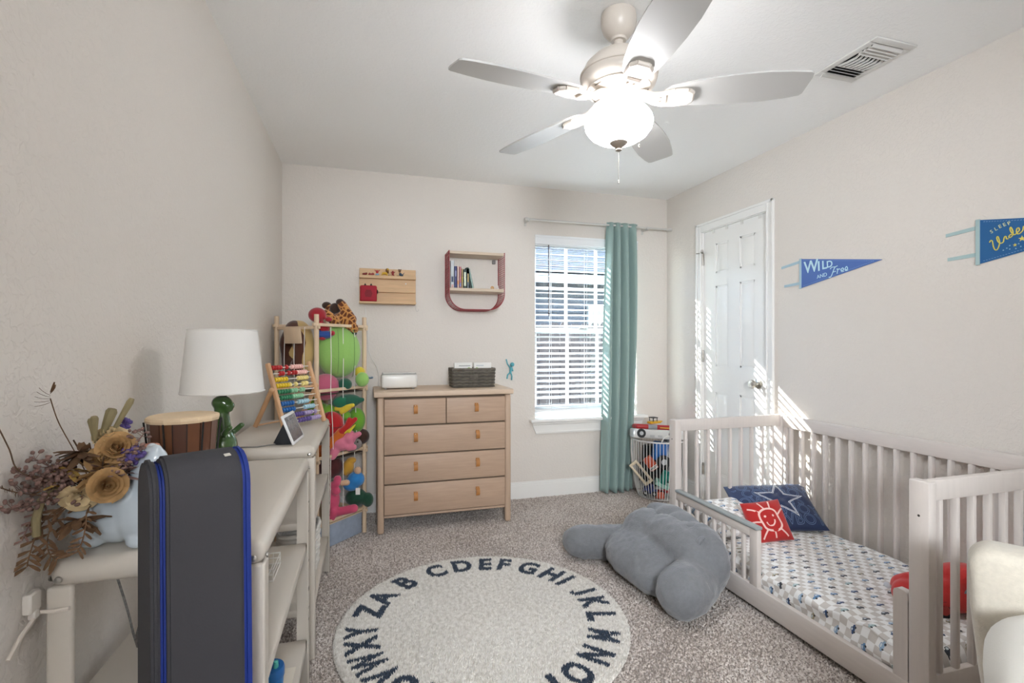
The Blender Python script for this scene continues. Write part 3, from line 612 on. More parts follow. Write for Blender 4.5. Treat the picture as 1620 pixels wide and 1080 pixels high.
# ------------------------------------------------------------------ printed sheet
def sheet_mat():
    m = mat('car print sheet', '#f0efec', .85, sheen=.2); t = m.node_tree; b = t.nodes['Principled BSDF']; N = t.nodes; K = t.links
    def mt(op, a, b_=None, c=None):
        n = N.new('ShaderNodeMath'); n.operation = op
        for i, v in enumerate((a, b_, c)):
            if v is None: continue
            if isinstance(v, (int, float)): n.inputs[i].default_value = v
            else: K.new(v, n.inputs[i])
        return n.outputs[0]
    uv = N.new('ShaderNodeUVMap'); uv.uv_map = 'sheet'; sp = N.new('ShaderNodeSeparateXYZ'); K.new(uv.outputs[0], sp.inputs[0]); U, V = sp.outputs[0], sp.outputs[1]
    q = .028
    cu_, cv = mt('FLOOR', mt('DIVIDE', U, q)), mt('FLOOR', mt('DIVIDE', V, q))
    chk = mt('MODULO', mt('ABSOLUTE', mt('ADD', cu_, cv)), 2.0)
    mix = N.new('ShaderNodeMixRGB'); mix.inputs[1].default_value = lin('#f3f3f2'); mix.inputs[2].default_value = lin('#cfcac5'); K.new(mt('GREATER_THAN', chk, .5), mix.inputs[0])
    # one little car per cell, rows shifted by half a cell
    PX, PY = .090, .054
    row = mt('FLOOR', mt('DIVIDE', V, PY)); sh = mt('MULTIPLY', mt('MODULO', mt('ABSOLUTE', row), 2.0), .5)
    gu = mt('ADD', mt('DIVIDE', U, PX), sh); col = mt('FLOOR', gu)
    wn = N.new('ShaderNodeTexWhiteNoise'); wn.noise_dimensions = '2D'; cb = N.new('ShaderNodeCombineXYZ'); K.new(col, cb.inputs[0]); K.new(row, cb.inputs[1]); K.new(cb.outputs[0], wn.inputs['Vector'])
    rnd = wn.outputs['Value']; sc = N.new('ShaderNodeSeparateColor'); K.new(wn.outputs['Color'], sc.inputs[0])
    lx = mt('MULTIPLY', mt('SUBTRACT', mt('FRACT', gu), mt('ADD', .42, mt('MULTIPLY', sc.outputs[1], .16))), PX)
    ly = mt('MULTIPLY', mt('SUBTRACT', mt('FRACT', mt('DIVIDE', V, PY)), mt('ADD', .42, mt('MULTIPLY', sc.outputs[2], .16))), PY)
    def elps(cx, cy, rx, ry, p=2):
        dx = mt('POWER', mt('ABSOLUTE', mt('DIVIDE', mt('SUBTRACT', lx, cx), rx)), p); dy = mt('POWER', mt('ABSOLUTE', mt('DIVIDE', mt('SUBTRACT', ly, cy), ry)), p)
        return mt('LESS_THAN', mt('ADD', dx, dy), 1.0)
    body = mt('MAXIMUM', elps(0, 0, .018, .0055, 3), elps(.001, .0055, .0095, .0055, 3))
    whl = mt('MAXIMUM', elps(-.0095, -.005, .004, .004), elps(.0095, -.005, .004, .004))
    win_ = elps(.001, .0062, .0062, .0028, 3)
    rp = N.new('ShaderNodeValToRGB'); rp.color_ramp.interpolation = 'CONSTANT'; e = rp.color_ramp.elements
    e[0].position = 0; e[0].color = lin('#2f4a74'); e[1].position = .22; e[1].color = lin('#8ea9c4')
    for p, c in ((.42, '#2d3440'), (.58, '#5f86b0'), (.74, '#9db6b8'), (.86, '#a39a80')): k = e.new(p); k.color = lin(c)
    K.new(rnd, rp.inputs[0])
    def over(base, fac, colr):
        mm = N.new('ShaderNodeMixRGB'); K.new(fac, mm.inputs[0]); K.new(base, mm.inputs[1])
        if isinstance(colr, str): mm.inputs[2].default_value = lin(colr)
        else: K.new(colr, mm.inputs[2])
        return mm.outputs[0]
    c = over(mix.outputs[0], body, rp.outputs[0]); c = over(c, win_, '#cfd9df'); c = over(c, whl, '#33363b'); K.new(c, b.inputs['Base Color']); return m
SHEET = sheet_mat()
def noise3(x, y, s=1.0): return math.sin(x * 7.3 * s + 1.1) * math.sin(y * 5.9 * s + .4) + .5 * math.sin(x * 15.1 * s + y * 11 * s) + .3 * math.sin(y * 27 * s - x * 19 * s)
def uvmap(me, fn):
    l = me.uv_layers.new(name='sheet')
    for lp in me.loops: l.data[lp.index].uv = fn(me.vertices[lp.vertex_index].co)
def pad(name, label, cat, x0, x1, y0, y1, z0, z1, m, drape=.0):
    """sheet-covered mattress: soft edges, wrinkled sides"""
    nx, ny = 64, 110; vs = []; fs = []; prof = []
    # cross-section across x: down the front side, over the top, down the back side
    W = x1 - x0; Hh = z1 - z0; r = .035
    per = []
    k = 12
    for i in range(k): per.append((x0 - drape * (1 - i / k) , z0 + (Hh - r) * i / k))
    for i in range(7): a = PI - PI / 2 * i / 6; per.append((x0 + r + r * math.cos(a), z1 - r + r * math.sin(a)))
    for i in range(1, nx): per.append((x0 + r + (W - 2 * r) * i / nx, z1))
    for i in range(7): a = PI / 2 - PI / 2 * i / 6; per.append((x1 - r + r * math.cos(a), z1 - r + r * math.sin(a)))
    for i in range(1, k + 1): per.append((x1, z1 - r - (Hh - r) * i / k))
    d = [0]
    for i in range(1, len(per)): d.append(d[-1] + math.hypot(per[i][0] - per[i - 1][0], per[i][1] - per[i - 1][1]))
    n = len(per); UV = []
    for j in range(ny + 1):
        y = y0 + (y1 - y0) * j / ny
        for i, (x, z) in enumerate(per):
            en = min(j, ny - j) / 4; f = 1 if en >= 1 else math.sqrt(max(0, 1 - (1 - en) ** 2))
            zz = z0 + (z - z0) * (.55 + .45 * f)
            w = noise3(x * 1.6, y * 1.6); zz += .003 * w if i > 14 else 0
            fr_ = max(0, 1 - abs(x - x0) / .14); zz += .008 * fr_ * math.sin(y * 31 + 3 * math.sin(y * 9)) * (1 if i > 12 else .3)
            xx = x - (.008 * math.sin(y * 24 + 2 * math.sin(7 * y) + z * 60) if i < 16 else 0)
            vs.append((xx, y, zz)); UV.append((d[i], y))
    for j in range(ny):
        for i in range(n - 1): a = j * n + i; fs.append((a, a + 1, a + n + 1, a + n))
    fs.append(tuple(reversed(range(n)))); fs.append(tuple(range(ny * n, ny * n + n)))
    me = MB().add(vs, fs).mesh(60, True); l = me.uv_layers.new(name='sheet'); ls = np.array([UV[lp.vertex_index] for lp in me.loops], np.float32); l.data.foreach_set('uv', ls.ravel())
    o = link(name, me, m); tag(o, label, cat); return o
pad('crib_mattress', 'low crib mattress in a white and grey checked sheet printed with cars', 'mattress', cx0 + .032, cx1 - .038, cy0 + .054, cy1 - .054, .069, .188, SHEET, .0)
# ------------------------------------------------------------------ pillows
def pillow_fn(a, b, t, p=2.6):
    """height of a stuffed pillow of half size a, b"""
    def f(x, y):
        u, v = min(1, abs(x / a)), min(1, abs(y / b)); return t * max(0, (1 - u ** p)) ** .5 * max(0, (1 - v ** p)) ** .5
    return f
def pillow_mesh(a, b, t, n=36, pinch=.06, wr=.004):
    f = pillow_fn(a, b, t); vs = []; fs = []
    def sh(u, v):   # corners stay, sides pull in
        x = a * u * (1 - pinch * (1 - v * v) * u * u); y = b * v * (1 - pinch * (1 - u * u) * v * v); return x, y
    for side in (1, -1):
        for j in range(n + 1):
            for i in range(n + 1):
                u, v = math.sin(PI / 2 * (-1 + 2 * i / n)), math.sin(PI / 2 * (-1 + 2 * j / n)); x, y = sh(u, v)
                vs.append((x, y, side * (f(a * u, b * v) + wr * noise3(x * 5, y * 5) * (1 - u * u) * (1 - v * v))))
    N_ = (n + 1) ** 2
    for s in range(2):
        for j in range(n):
            for i in range(n):
                q = s * N_ + j * (n + 1) + i; fc = (q, q + 1, q + n + 2, q + n + 1); fs.append(fc if s == 0 else tuple(reversed(fc)))
    mb = MB().add(vs, fs); me = mb.mesh(0, False); bm = bmesh.new(); bm.from_mesh(me); bmesh.ops.remove_doubles(bm, verts=bm.verts, dist=.0006); bm.to_mesh(me); bm.free(); me.shade_smooth(); return me, f
def on_pillow(me, f, lift, a, b, sub=1):
    """lay a flat lettering mesh on the pillow"""
    bm = bmesh.new(); bm.from_mesh(me)
    bmesh.ops.triangulate(bm, faces=bm.faces)
    for _ in range(sub): bmesh.ops.subdivide_edges(bm, edges=[e for e in bm.edges if e.calc_length() > .012], cuts=1, use_grid_fill=False); bmesh.ops.triangulate(bm, faces=bm.faces)
    for v in bm.verts: v.co.z = f(v.co.x, v.co.y) + lift + .004 * noise3(v.co.x * 5, v.co.y * 5) * (1 - (v.co.x / a) ** 2) * (1 - (v.co.y / b) ** 2)
    bm.to_mesh(me); bm.free(); return me
def ribbon(paths, w, closed=False):
    mb = MB()
    for P in paths:
        P = [Vector((p[0], p[1], 0)) for p in P]; Q = []
        L = len(P)
        for i in range(L if closed else L - 1):
            g_ = lambda k: P[k % L] if closed else P[max(0, min(L - 1, k))]
            a, b, c, d = g_(i - 1), g_(i), g_(i + 1), g_(i + 2)
            for k in range(6):
                t = k / 6; Q.append(.5 * ((2 * b) + (c - a) * t + (2 * a - 5 * b + 4 * c - d) * t * t + (3 * b - a - 3 * c + d) * t ** 3))
        if not closed: Q.append(P[-1])
        vs = []; fs = []; m = len(Q)
        for i in range(m):
            dd = (Q[(i + 1) % m] - Q[i - 1]) if closed else (Q[min(i + 1, m - 1)] - Q[max(0, i - 1)]); dd.normalize(); nn = Vector((-dd.y, dd.x, 0)) * w / 2; vs += [Q[i] + nn, Q[i] - nn]
        for i in range(m if closed else m - 1): j = (i + 1) % m; fs.append((2 * i, 2 * i + 1, 2 * j + 1, 2 * j))
        mb.add(vs, fs)
    return mb
NAVY = mat('navy satin', '#1c3058', .45, sheen=.2, bump=.1, bscale=30); SILV = mat('silver print', '#aab6c6', .5); LINE = mat('blue grey print', '#6c84ab', .5); WPR = mat('white print', '#e8edf4', .5)
pa, pb, pt = .225, .165, .055
nv = thing('star_pillow', 'navy pillow with a large outlined star and COWBOYS lettering on the bed', 'pillow', (2.195, 2.245, .280), rot=Euler((R_(30), R_(-4), R_(-24)), 'XYZ'))
pm, pf = pillow_mesh(pa, pb, pt); link('cushion', pm, NAVY, nv)
for (yy, xx) in ((.118, -.03), (.058, .04), (-.002, -.045), (-.06, .05), (-.118, .06)):
    me = text_mesh('COWBOYS', .085, 0, 0, 0, 'CENTER')
    # outlined letters: keep the rim of each glyph
    bm = bmesh.new(); bm.from_mesh(me); eds = [e for e in bm.edges if e.is_boundary]
    mb = MB()
    for e in eds:
        a, b = e.verts[0].co, e.verts[1].co; d = (b - a); d.normalize(); nn = Vector((-d.y, d.x, 0)) * .0013
        mb.add([a + nn, a - nn, b - nn, b + nn], [(0, 1, 2, 3)])
    bm.free(); m2 = mb.mesh(0, False)
    for v in m2.vertices: v.co.x = v.co.x * .92 + xx; v.co.y += yy
    keep = MB(); ok = [(abs(v.co.x) < pa * .9 and abs(v.co.y) < pb * .93) for v in m2.vertices]
    keep.v = [v.co[:] for v in m2.vertices]; keep.f = [tuple(p.vertices) for p in m2.polygons if all(ok[i] for i in p.vertices)]
    m3 = on_pillow(keep.mesh(0, False), pf, .0012, pa, pb, 1); link('lettering', m3, LINE, nv)
def star_ring(r0, r1, c, rot):
    P = []
    for rr in (r0, r1 or r0):
        for k in range(10):
            a = PI / 2 + rot + k * PI / 5; q = rr if k % 2 == 0 else rr * .40; P.append((c[0] + q * math.cos(a), c[1] + q * math.sin(a), 0))
    return MB().add(P, [(i, (i + 1) % 10, 10 + (i + 1) % 10, 10 + i) for i in range(10)]) if r1 else MB().add(P[:10] + [(c[0], c[1], 0)], [(i, (i + 1) % 10, 10) for i in range(10)])
for (r0, r1, m, lf) in ((.132, None, NAVY, .0022), (.132, .122, WPR, .0034), (.113, .106, WPR, .0034)):
    link('star' if r1 is None else 'star_outline', on_pillow(star_ring(r0, r1, (.03, .01), R_(-8)).mesh(0, False), pf, lf, pa, pb, 3), m, nv)
RED = mat('red felt', '#b3211f', .9, sheen=.3, bump=.2, bscale=200); PINKL = mat('pale pink print', '#eec3bb', .8)
ra, rb, rt_ = .105, .105, .045
rp_ = thing('sun_pillow', 'small red pillow with a pale smiling sun drawing', 'pillow', (2.005, 2.095, .272), rot=Euler((R_(56), R_(-6), R_(-14)), 'XYZ'))
pm, rf_ = pillow_mesh(ra, rb, rt_, 30, .04, .002); link('cushion', pm, RED, rp_)
def lay(mb, nm, lf=.0015): link(nm, on_pillow(mb.mesh(0, False), rf_, lf, ra, rb, 1), PINKL, rp_)
lay(ribbon([[(-.045, .03), (-.02, .05), (.02, .052), (.042, .035), (.048, 0), (.052, -.03), (.035, -.052), (0, -.055), (-.032, -.045), (-.044, -.015)]], .010, True), 'sun_face')
lay(ribbon([[(-.022, -.012), (-.012, -.028), (.006, -.03), (.018, -.018), (.022, -.004)]], .007), 'smile')
for x in (-.02, .02): lay(MB().add([(x + .006 * math.cos(k * PI / 5), .016 + .006 * math.sin(k * PI / 5), 0) for k in range(10)], [tuple(range(10))]), 'eye')
for P in (((-.04, .04), (-.09, .065)), ((-.012, .055), (-.03, .09)), ((.02, .055), (.03, .092)), ((-.048, -.01), (-.095, -.005)), ((-.03, -.05), (-.06, -.09)), ((.008, -.058), (.006, -.09)), ((.04, -.05), (.072, -.088)), ((.05, .02), (.09, .05))):
    lay(ribbon([[P[0], ((P[0][0] + P[1][0]) / 2, (P[0][1] + P[1][1]) / 2 + .002), P[1]]], .008), 'sun_ray')
# printed pillow at the head of the bed
pm, _ = pillow_mesh(.20, .16, .055, 32, .05, .006); uvmap(pm, lambda c: (c.x, c.y)); wp = link('bed_pillow', pm, SHEET); wp.location = (1.925, 2.262, .252); wp.rotation_euler = (R_(12), 0, R_(2)); tag(wp, 'flat bed pillow in the same car print behind the guard rail', 'pillow')
# plush race car (plain, no face)
car = thing('plush_car', 'red plush toy car lying at the foot of the bed', 'plush toy', (2.155, 1.345, .178), rz=R_(-20))
car.scale = (.8, .8, .85)
RP = mat('red plush', '#c02420', .8, sheen=.3, bump=.3, bscale=70)
blob('body', [('c', (-.17, -.06, .07), (.20, -.06, .075), .055, .06), ('c', (-.17, .06, .07), (.20, .06, .075), .055, .06), ('c', (-.2, 0, .065), (.22, 0, .08), .06, .07), ('c', (-.16, -.045, .10), (-.02, -.05, .115), .04, .045), ('c', (-.16, .045, .10), (-.02, .05, .115), .04, .045), ('e', (.06, 0, .15), (.12, .088, .055)), ('c', (.1, -.05, .11), (.22, -.05, .11), .05, .045), ('c', (.1, .05, .11), (.22, .05, .11), .05, .045)], RP, car, .009, 8)
BLK = mat('black plush', '#1c1c1f', .8); YP = mat('yellow print', '#e2a92f', .7); GRW = mat('grey printed window', '#6d7278', .5)
for (x, s) in ((-.105, -1), (.13, -1), (-.105, 1), (.13, 1)):
    w = MB().lathe([(0, -.014), (.038, -.014), (.042, -.006), (.042, .006), (.036, .014), (0, .014)], 20, (x, s * .098, .045), 'Y').build('wheel', BLK, car); MB().lathe([(0, -.004), (.02, -.004), (.02, .004), (0, .004)], 16, (x, s * .113, .045), 'Y').build('hub', mat('wheel red', '#a5312a', .5), w)
def decal(pts, y, m, nm):
    MB().prism(pts, .006, Matrix.Translation((0, y, 0))).build(nm, m, car)
decal([(-.02, .045), (.04, .03), (.10, .04), (.085, .06), (.03, .075), (.045, .055)], -.121, YP, 'bolt_stripe')
decal([(-.01, .115), (.06, .112), (.105, .118), (.07, .152), (.02, .152)], -.099, GRW, 'side_window')
mb = MB(); mb.lathe([(.0, 0), (.048, 0), (.048, .004), (0, .004)], 24, mtx=Matrix.Translation((-.115, -.005, .139)) @ Matrix.Rotation(R_(-14), 4, 'Y') @ Matrix.Diagonal((1, .8, 1, 1))); mb.build('hood_badge', YP, car)
for s in (-1, 1): MB().ell((-.248, s * .055, .075), (.012, .022, .013)).build('headlight', mat('headlight print', '#cfd3da', .4), car)
# ================================================================== grey floor cushion with arms
GP = mat('grey fleece', '#77797d', .95, sheen=.35, bump=.55, bscale=150, var=.06, vscale=60)
gp = thing('backrest_cushion', 'large grey plush backrest cushion with two stubby arms on the carpet', 'cushion', (1.36, 2.15, 0))
blob('body', [('e', (1.36, 2.22, .12), (.19, .24, .12)), ('e', (1.36, 2.10, .10), (.17, .2, .10)), ('e', (1.47, 2.13, .19), (.12, .27, .15), (0, R_(-25), 0)), ('e', (1.43, 2.31, .18), (.14, .13, .145)), ('e', (1.53, 2.0, .19), (.095, .17, .15)), ('e', (1.50, 2.07, .22), (.10, .2, .11)), ('e', (1.46, 2.29, .235), (.10, .12, .08)),
  ('c', (1.36, 2.42, .105), (1.20, 2.52, .095), .10, .09), ('e', (1.165, 2.535, .092), (.125, .098, .09), (0, 0, R_(-25))),
  ('c', (1.52, 1.97, .12), (1.36, 1.875, .115), .105, .115), ('e', (1.335, 1.86, .115), (.135, .115, .112), (0, 0, R_(25)))], GP, gp, .011, 5, world=True)
tx = bpy.data.textures.new('fleece', 'CLOUDS'); tx.noise_scale = .035; tx.noise_depth = 3
gb = gp.children[0]; dm = gb.modifiers.new('fleece', 'DISPLACE'); dm.texture = tx; dm.strength = .016; dm.mid_level = .5; dm.texture_coords = 'LOCAL'
# floppy flap folded over the top edge, with gathered creases
vs = []; fs = []; nu, nv = 40, 14
for j in range(nv + 1):
    v = j / nv
    for i in range(nu + 1):
        u = i / nu; y = 2.36 - .44 * u
        xt, zt_ = 1.545 + .02 * math.sin(u * PI), .345 - .10 * max(0, u - .25) ** 1.3 - .04 * (1 - u) ** 3
        hang = (.045 + .075 * math.sin(PI * min(1, u * 1.15)) + .018 * math.sin(u * 21 + 1)) * v
        puff = .012 * math.sin(u * 26 + v * 2) * v + .02 * math.sin(PI * v)
        vs.append((xt - .05 * v - hang * .62 - puff * .6, y + .012 * math.sin(u * 19) * v, zt_ - hang * .55 + puff + .012))
for j in range(nv):
    for i in range(nu): a = j * (nu + 1) + i; fs.append((a, a + 1, a + nu + 2, a + nu + 1))
fl2 = MB().add(vs, fs).build('flap', GP, gp, True, smooth=80); md = fl2.modifiers.new('thickness', 'SOLIDIFY'); md.thickness = .022; md.offset = 0; sb = fl2.modifiers.new('soft', 'SUBSURF'); sb.levels = 1; sb.render_levels = 1
# ================================================================== metal shelf units on the left
SHM = mat('beige powder coat', '#c8c0b5', .42); SLOT = mat('slot shadow', '#3b3834', .8); BOLT = mat('zinc bolt', '#b9b7b2', .3, metal=1)
def shelf_unit(label, loc):
    t = thing('shelf_unit', label, 'shelf', loc, group='matching beige metal shelf units')
    w, d, h = .352, .765, .813; hw = w / 2
    bm_ = MB().box(-hw, hw, 0, d, h - .05, h, .022, 4); bm_.build('top', SHM, t)
    for sx in (-1, 1):
        for y in (0, d):
            sy = 1 if y == 0 else -1
            mb = MB().box(sx * hw, sx * (hw - .040), y, y + sy * .0035, 0, h - .045).box(sx * hw, sx * (hw - .0035), y, y + sy * .040, 0, h - .045)
            if y == 0:
                mb = MB().box(sx * hw, sx * (hw - .040), y, y + .014, 0, h - .045, .006, 3).box(sx * hw, sx * (hw - .010), y, y + .042, 0, h - .045, .005, 3)
            p = mb.build('post', SHM, t)
            MB().lathe([(0, 0), (.0065, 0), (.0055, .003), (0, .0045)], 12, mtx=Matrix.Translation((sx * (hw - .020), y + (-.001 if y == 0 else .001), h - .032)) @ Matrix.Rotation(PI / 2 if y == 0 else -PI / 2, 4, 'X')).build('bolt', BOLT, t)
            MB().lathe([(0, 0), (.006, 0), (.005, .003), (0, .004)], 12, mtx=Matrix.Translation((sx * hw, y + sy * .02, h - .035)) @ Matrix.Rotation(sx * PI / 2, 4, 'Y')).build('bolt', BOLT, t)
            if y == d:
                for z in (.66, .56, .46, .36, .30, .26): MB().box(sx * hw - .0004, sx * hw + .0004, y - .030, y - .014, z, z + (.004 if z != .36 else .012)).build('slot', SLOT, p)
    for z in (.52, .19):
        MB().box(-hw + .006, hw - .006, .012, d - .012, z - .028, z, .006, 2).build('shelf_board', SHM, t)
    return t
U1 = shelf_unit('front beige metal shelf unit holding the flower vase, drum and lamp', (-.370, 1.062, 0))
U2 = shelf_unit('rear beige metal shelf unit holding the abacus and smart display', (-.370, 2.005, 0))
ST = .8135
# ------------------------------------------------------------------ dinosaur lamp
lamp = thing('dinosaur_lamp', 'table lamp with glossy green dinosaur base and white drum shade', 'lamp', (-.388, 1.545, ST), rz=R_(-16))
DG = mat('green glaze', '#3d5a2e', .18, coat=.5, var=.1, vscale=8)
blob('dinosaur_base', [('e', (-.004, 0, .222), (.027, .022, .021)), ('e', (.013, 0, .214), (.017, .018, .014)), ('e', (.009, 0, .203), (.018, .015, .008)), ('c', (-.006, 0, .205), (.002, 0, .135), .018, .022), ('e', (.002, 0, .095), (.034, .038, .055)), ('c', (.018, -.028, .14), (.036, -.032, .158), .008, .008), ('c', (.018, .028, .14), (.034, .032, .155), .008, .008),
  ('e', (.010, -.034, .06), (.028, .016, .035)), ('e', (.010, .034, .06), (.028, .016, .035)), ('e', (.022, -.036, .014), (.030, .018, .013)), ('e', (.022, .036, .014), (.030, .018, .013)), ('c', (-.02, 0, .07), (-.075, 0, .018), .032, .012)], DG, lamp, .0032, 5)
MB().lathe([(.009, .238), (.009, .262), (.012, .264), (.012, .30), (0, .30)], 14).build('socket', mat('dark bronze', '#2b2825', .4), lamp)
SHD = mat('white linen shade', '#dedcd8', .85, bump=.1, bscale=300)
MB().lathe([(.102, .252), (.1035, .252), (.086, .425), (.0845, .425), (.102, .252)], 56, cap=False).build('lamp_shade', SHD, lamp)
MB().lathe([(.0862, .421), (.0872, .425), (.0835, .4265), (.083, .423)], 56, cap=False).build('shade_rim', SHD, lamp)
MB().lathe([(.1035, .251), (.105, .254), (.101, .256), (.100, .252)], 56, cap=False).build('shade_rim', SHD, lamp)
MB().cyl((-.084, 0, .415), (.084, 0, .415), .0018, 6).cyl((0, -.084, .415), (0, .084, .415), .0018, 6).cyl((0, 0, .30), (0, 0, .416), .003, 8).build('shade_spider', BOLT, lamp)
single('lamp_cord', 'thin grey cord lying on the rear shelf top towards the lamp', 'cord', MB().tube([(-.33, 2.07, ST + .003), (-.40, 2.03, ST + .002), (-.50, 2.05, ST + .002), (-.54, 2.02, ST + .001), (-.555, 1.98, .80), (-.558, 1.94, .6), (-.556, 1.9, .3)], .0022, 6), mat('grey cable', '#7c7a78', .5))
# ------------------------------------------------------------------ drum
drum = thing('hand_drum', 'stave hand drum with pale skin on the front shelf', 'drum', (-.425, 1.355, ST))
STV = [mat('drum stave %d' % i, c, .3, var=.15, vscale=8, stretch=(3, 3, .6), coat=.3) for i, c in enumerate(('#5a3623', '#66402a', '#4f2f1f', '#6f4931'))]
n = 16
for i in range(n):
    a0, a1 = 2 * PI * i / n + .02, 2 * PI * (i + 1) / n - .02; vs = []
    for (r, z) in ((.054, 0), (.060, .06), (.067, .13), (.0725, .205)):
        for rr in (r, r - .006):
            for a in (a0, a1): vs.append((rr * math.cos(a), rr * math.sin(a), z))
    fs = []
    for k in range(3):
        b = 4 * k; c = b + 4; fs += [(b, b + 1, c + 1, c), (b + 2, c + 2, c + 3, b + 3), (b, c, c + 2, b + 2), (b + 1, b + 3, c + 3, c + 1)]
    fs += [(0, 2, 3, 1), (12, 13, 15, 14)]
    MB().add(vs, fs).build('stave', STV[(i * 3 + i // 5) % 4], drum, smooth=25)
MB().lathe([(.047, .0), (.0535, .0), (.0590, .06), (.0660, .13), (.0710, .203), (.064, .203), (.047, 0)], 32, cap=False).build('shell', mat('dark drum core', '#2a1a12', .5), drum)
SK = mat('drum skin', '#dcc3a0', .6, var=.06, vscale=30)
MB().lathe([(0, .2165), (.07, .2165), (.0755, .214), (.0765, .209), (.075, .203), (.0725, .203)], 14, cap=False).build('drum_skin', SK, drum, smooth=20)
for i in range(6):
    a = 2 * PI * i / 6 + .3; MB().tube([(.0775 * math.cos(a), .0775 * math.sin(a), .204), (.0735 * math.cos(a), .0735 * math.sin(a), .17), (.064 * math.cos(a), .064 * math.sin(a), .06)], .0022, 6).build('tension_cord', mat('black cord', '#1b1816', .6), drum)
# ------------------------------------------------------------------ terracotta diffuser
df = thing('ribbed_diffuser', 'small terracotta pink ribbed cone diffuser behind the vase', 'diffuser', (-.448, 1.232, ST))
pr = []
for i in range(41):
    z = .002 + .168 * i / 40; r = .047 * (1 - (z / .185) ** 1.7 * .78); pr.append((r + (.0008 if i % 2 else 0), z))
MB().lathe([(0, .002)] + pr + [(.010, .172), (.009, .165), (0, .165)], 32).build('cone', mat('terracotta', '#b9806d', .7, bump=.2, bscale=80), df)
MB().lathe([(0, 0), (.045, 0), (.0475, .004), (.0465, .006), (0, .006)], 32).build('base', mat('pale wood base', '#c7a987', .6), df)
# ------------------------------------------------------------------ ceramic animal planter
BLU = mat('pale blue glaze', '#c2ccd3', .12, coat=.6)
vase = thing('ceramic_planter', 'glossy pale blue ceramic animal planter on the shelf edge', 'planter', (-.465, 1.138, ST), rz=R_(-16.4))
vase.scale = (1.08, .86, 1.1)
blob('planter_body', [('e', (-.040, 0, .048), (.050, .055, .048)), ('e', (.0, 0, .050), (.062, .058, .05)), ('e', (.035, 0, .055), (.055, .055, .054)), ('e', (.050, .004, .10), (.036, .036, .055)), ('e', (.056, .004, .145), (.026, .026, .024)), ('e', (.066, .0, .163), (.010, .010, .010)), ('e', (.046, .02, .163), (.010, .010, .010)), ('e', (.03, -.045, .098), (.012, .012, .018)), ('e', (.076, -.035, .10), (.011, .012, .017)),
   ('e', (-.03, -.03, .010), (.02, .02, .012)), ('e', (.05, -.03, .010), (.02, .02, .012)), ('e', (-.03, .03, .010), (.02, .02, .012)), ('e', (.05, .03, .010), (.02, .02, .012))], BLU, vase, .0036, 6)
MB().lathe([(.036, .084), (.040, .086), (.041, .092), (.038, .094), (.034, .09), (.032, .07), (0, .07)], 28, (-.038, 0, 0)).build('rim', BLU, vase)
# ------------------------------------------------------------------ dried bouquet
bq = thing('dried_bouquet', 'dried bouquet of tan roses, statice and brown wisps in the planter', 'bouquet', (-.5045, 1.150, ST + .086))
O = Vector((-.5045, 1.150, ST + .086))
STEM = mat('dry stem', '#5c452f', .8); TANR = mat('dried tan petal', '#a98455', .8, var=.18, vscale=60); PALE = mat('dried pale petal', '#cdb68d', .8, var=.12, vscale=60); BRN = mat('brown dried leaf', '#6e5138', .85, var=.2, vscale=60); MAU = mat('mauve dried buds', '#7c6058', .85, var=.2, vscale=90); PUR = mat('purple statice', '#5a4a86', .8, var=.15, vscale=90); OLI = mat('olive pod', '#877a58', .7, var=.1, vscale=40); YDR = mat('yellow dried petal', '#c3a256', .8, var=.1, vscale=40)
rng = random.Random(3)
def curve3(a, b, sag, n=8):
    a, b = Vector(a), Vector(b); m = (a + b) / 2 + Vector(sag); return [((1 - t) ** 2) * a + 2 * t * (1 - t) * m + t * t * b for t in [i / n for i in range(n + 1)]]
def petal(mb, base, d, up, L, w, curl):
    d = d.normalized(); s = d.cross(up).normalized(); n_ = s.cross(d); vs = []; fs = []
    for i, (l, ww, c) in enumerate(((0, .25, 0), (.35, .85, .06), (.7, 1, .28), (1, .55, .62))):
        p = base + d * (L * l) + n_ * (curl * L * c)
        vs += [p - s * (w * ww / 2) + n_ * (.12 * w), p, p + s * (w * ww / 2) + n_ * (.12 * w)]
    for i in range(3):
        for k in range(2): q = 3 * i + k; fs.append((q, q + 1, q + 4, q + 3))
    mb.add(vs, fs)
def rose(c, axis, R, m, nm='rose', layers=((3, .20, 1.25, -.04), (4, .42, 1.2, .0), (5, .66, 1.08, .06), (6, .9, .9, .18), (6, 1.15, .68, .38))):
    """cupped petals in turns round a tight heart; outer turns lower and flared"""
    c = Vector(c); ax = Vector(axis).normalized(); s = ax.orthogonal().normalized(); t2 = ax.cross(s); mb = MB(); na, nh = 6, 5
    for li, (k, rr, hh, fl) in enumerate(layers):
        for i in range(k):
            a0 = 2 * PI * (i + .41 * li) / k + rng.uniform(-.12, .12); w = PI / k * 1.35; vs = []; fs = []; tw = rng.uniform(.88, 1.1); rj = rng.uniform(-.07, .07) * R; mb.ell(c, R * .16, n=8, m=6) if li == 0 and i == 0 else None
            for q in range(nh + 1):
                h = q / nh
                for p in range(na + 1):
                    u = -1 + 2 * p / na; a = a0 + u * w * (.45 + .55 * math.sin(min(1, h * 1.25) * PI / 2)); edge = 1 - .22 * u * u * h
                    r = R * rr * (.25 + .75 * math.sqrt(h)) + R * fl * h * h * h + R * .03 * u * (1 if li % 2 else -1) + R * .02 * math.sin(9 * u + li) + rj * h
                    z = R * (hh * h * edge * tw - .55) - R * fl * .35 * h ** 5
                    vs.append(c + (s * math.cos(a) + t2 * math.sin(a)) * r + ax * z)
            for q in range(nh):
                for p in range(na): b = q * (na + 1) + p; fs.append((b, b + 1, b + na + 2, b + na + 1))
            mb.add(vs, fs)
    return mb.build(nm, m, bq, True, smooth=80)
cam_dir = Vector((.45, -.80, .15))
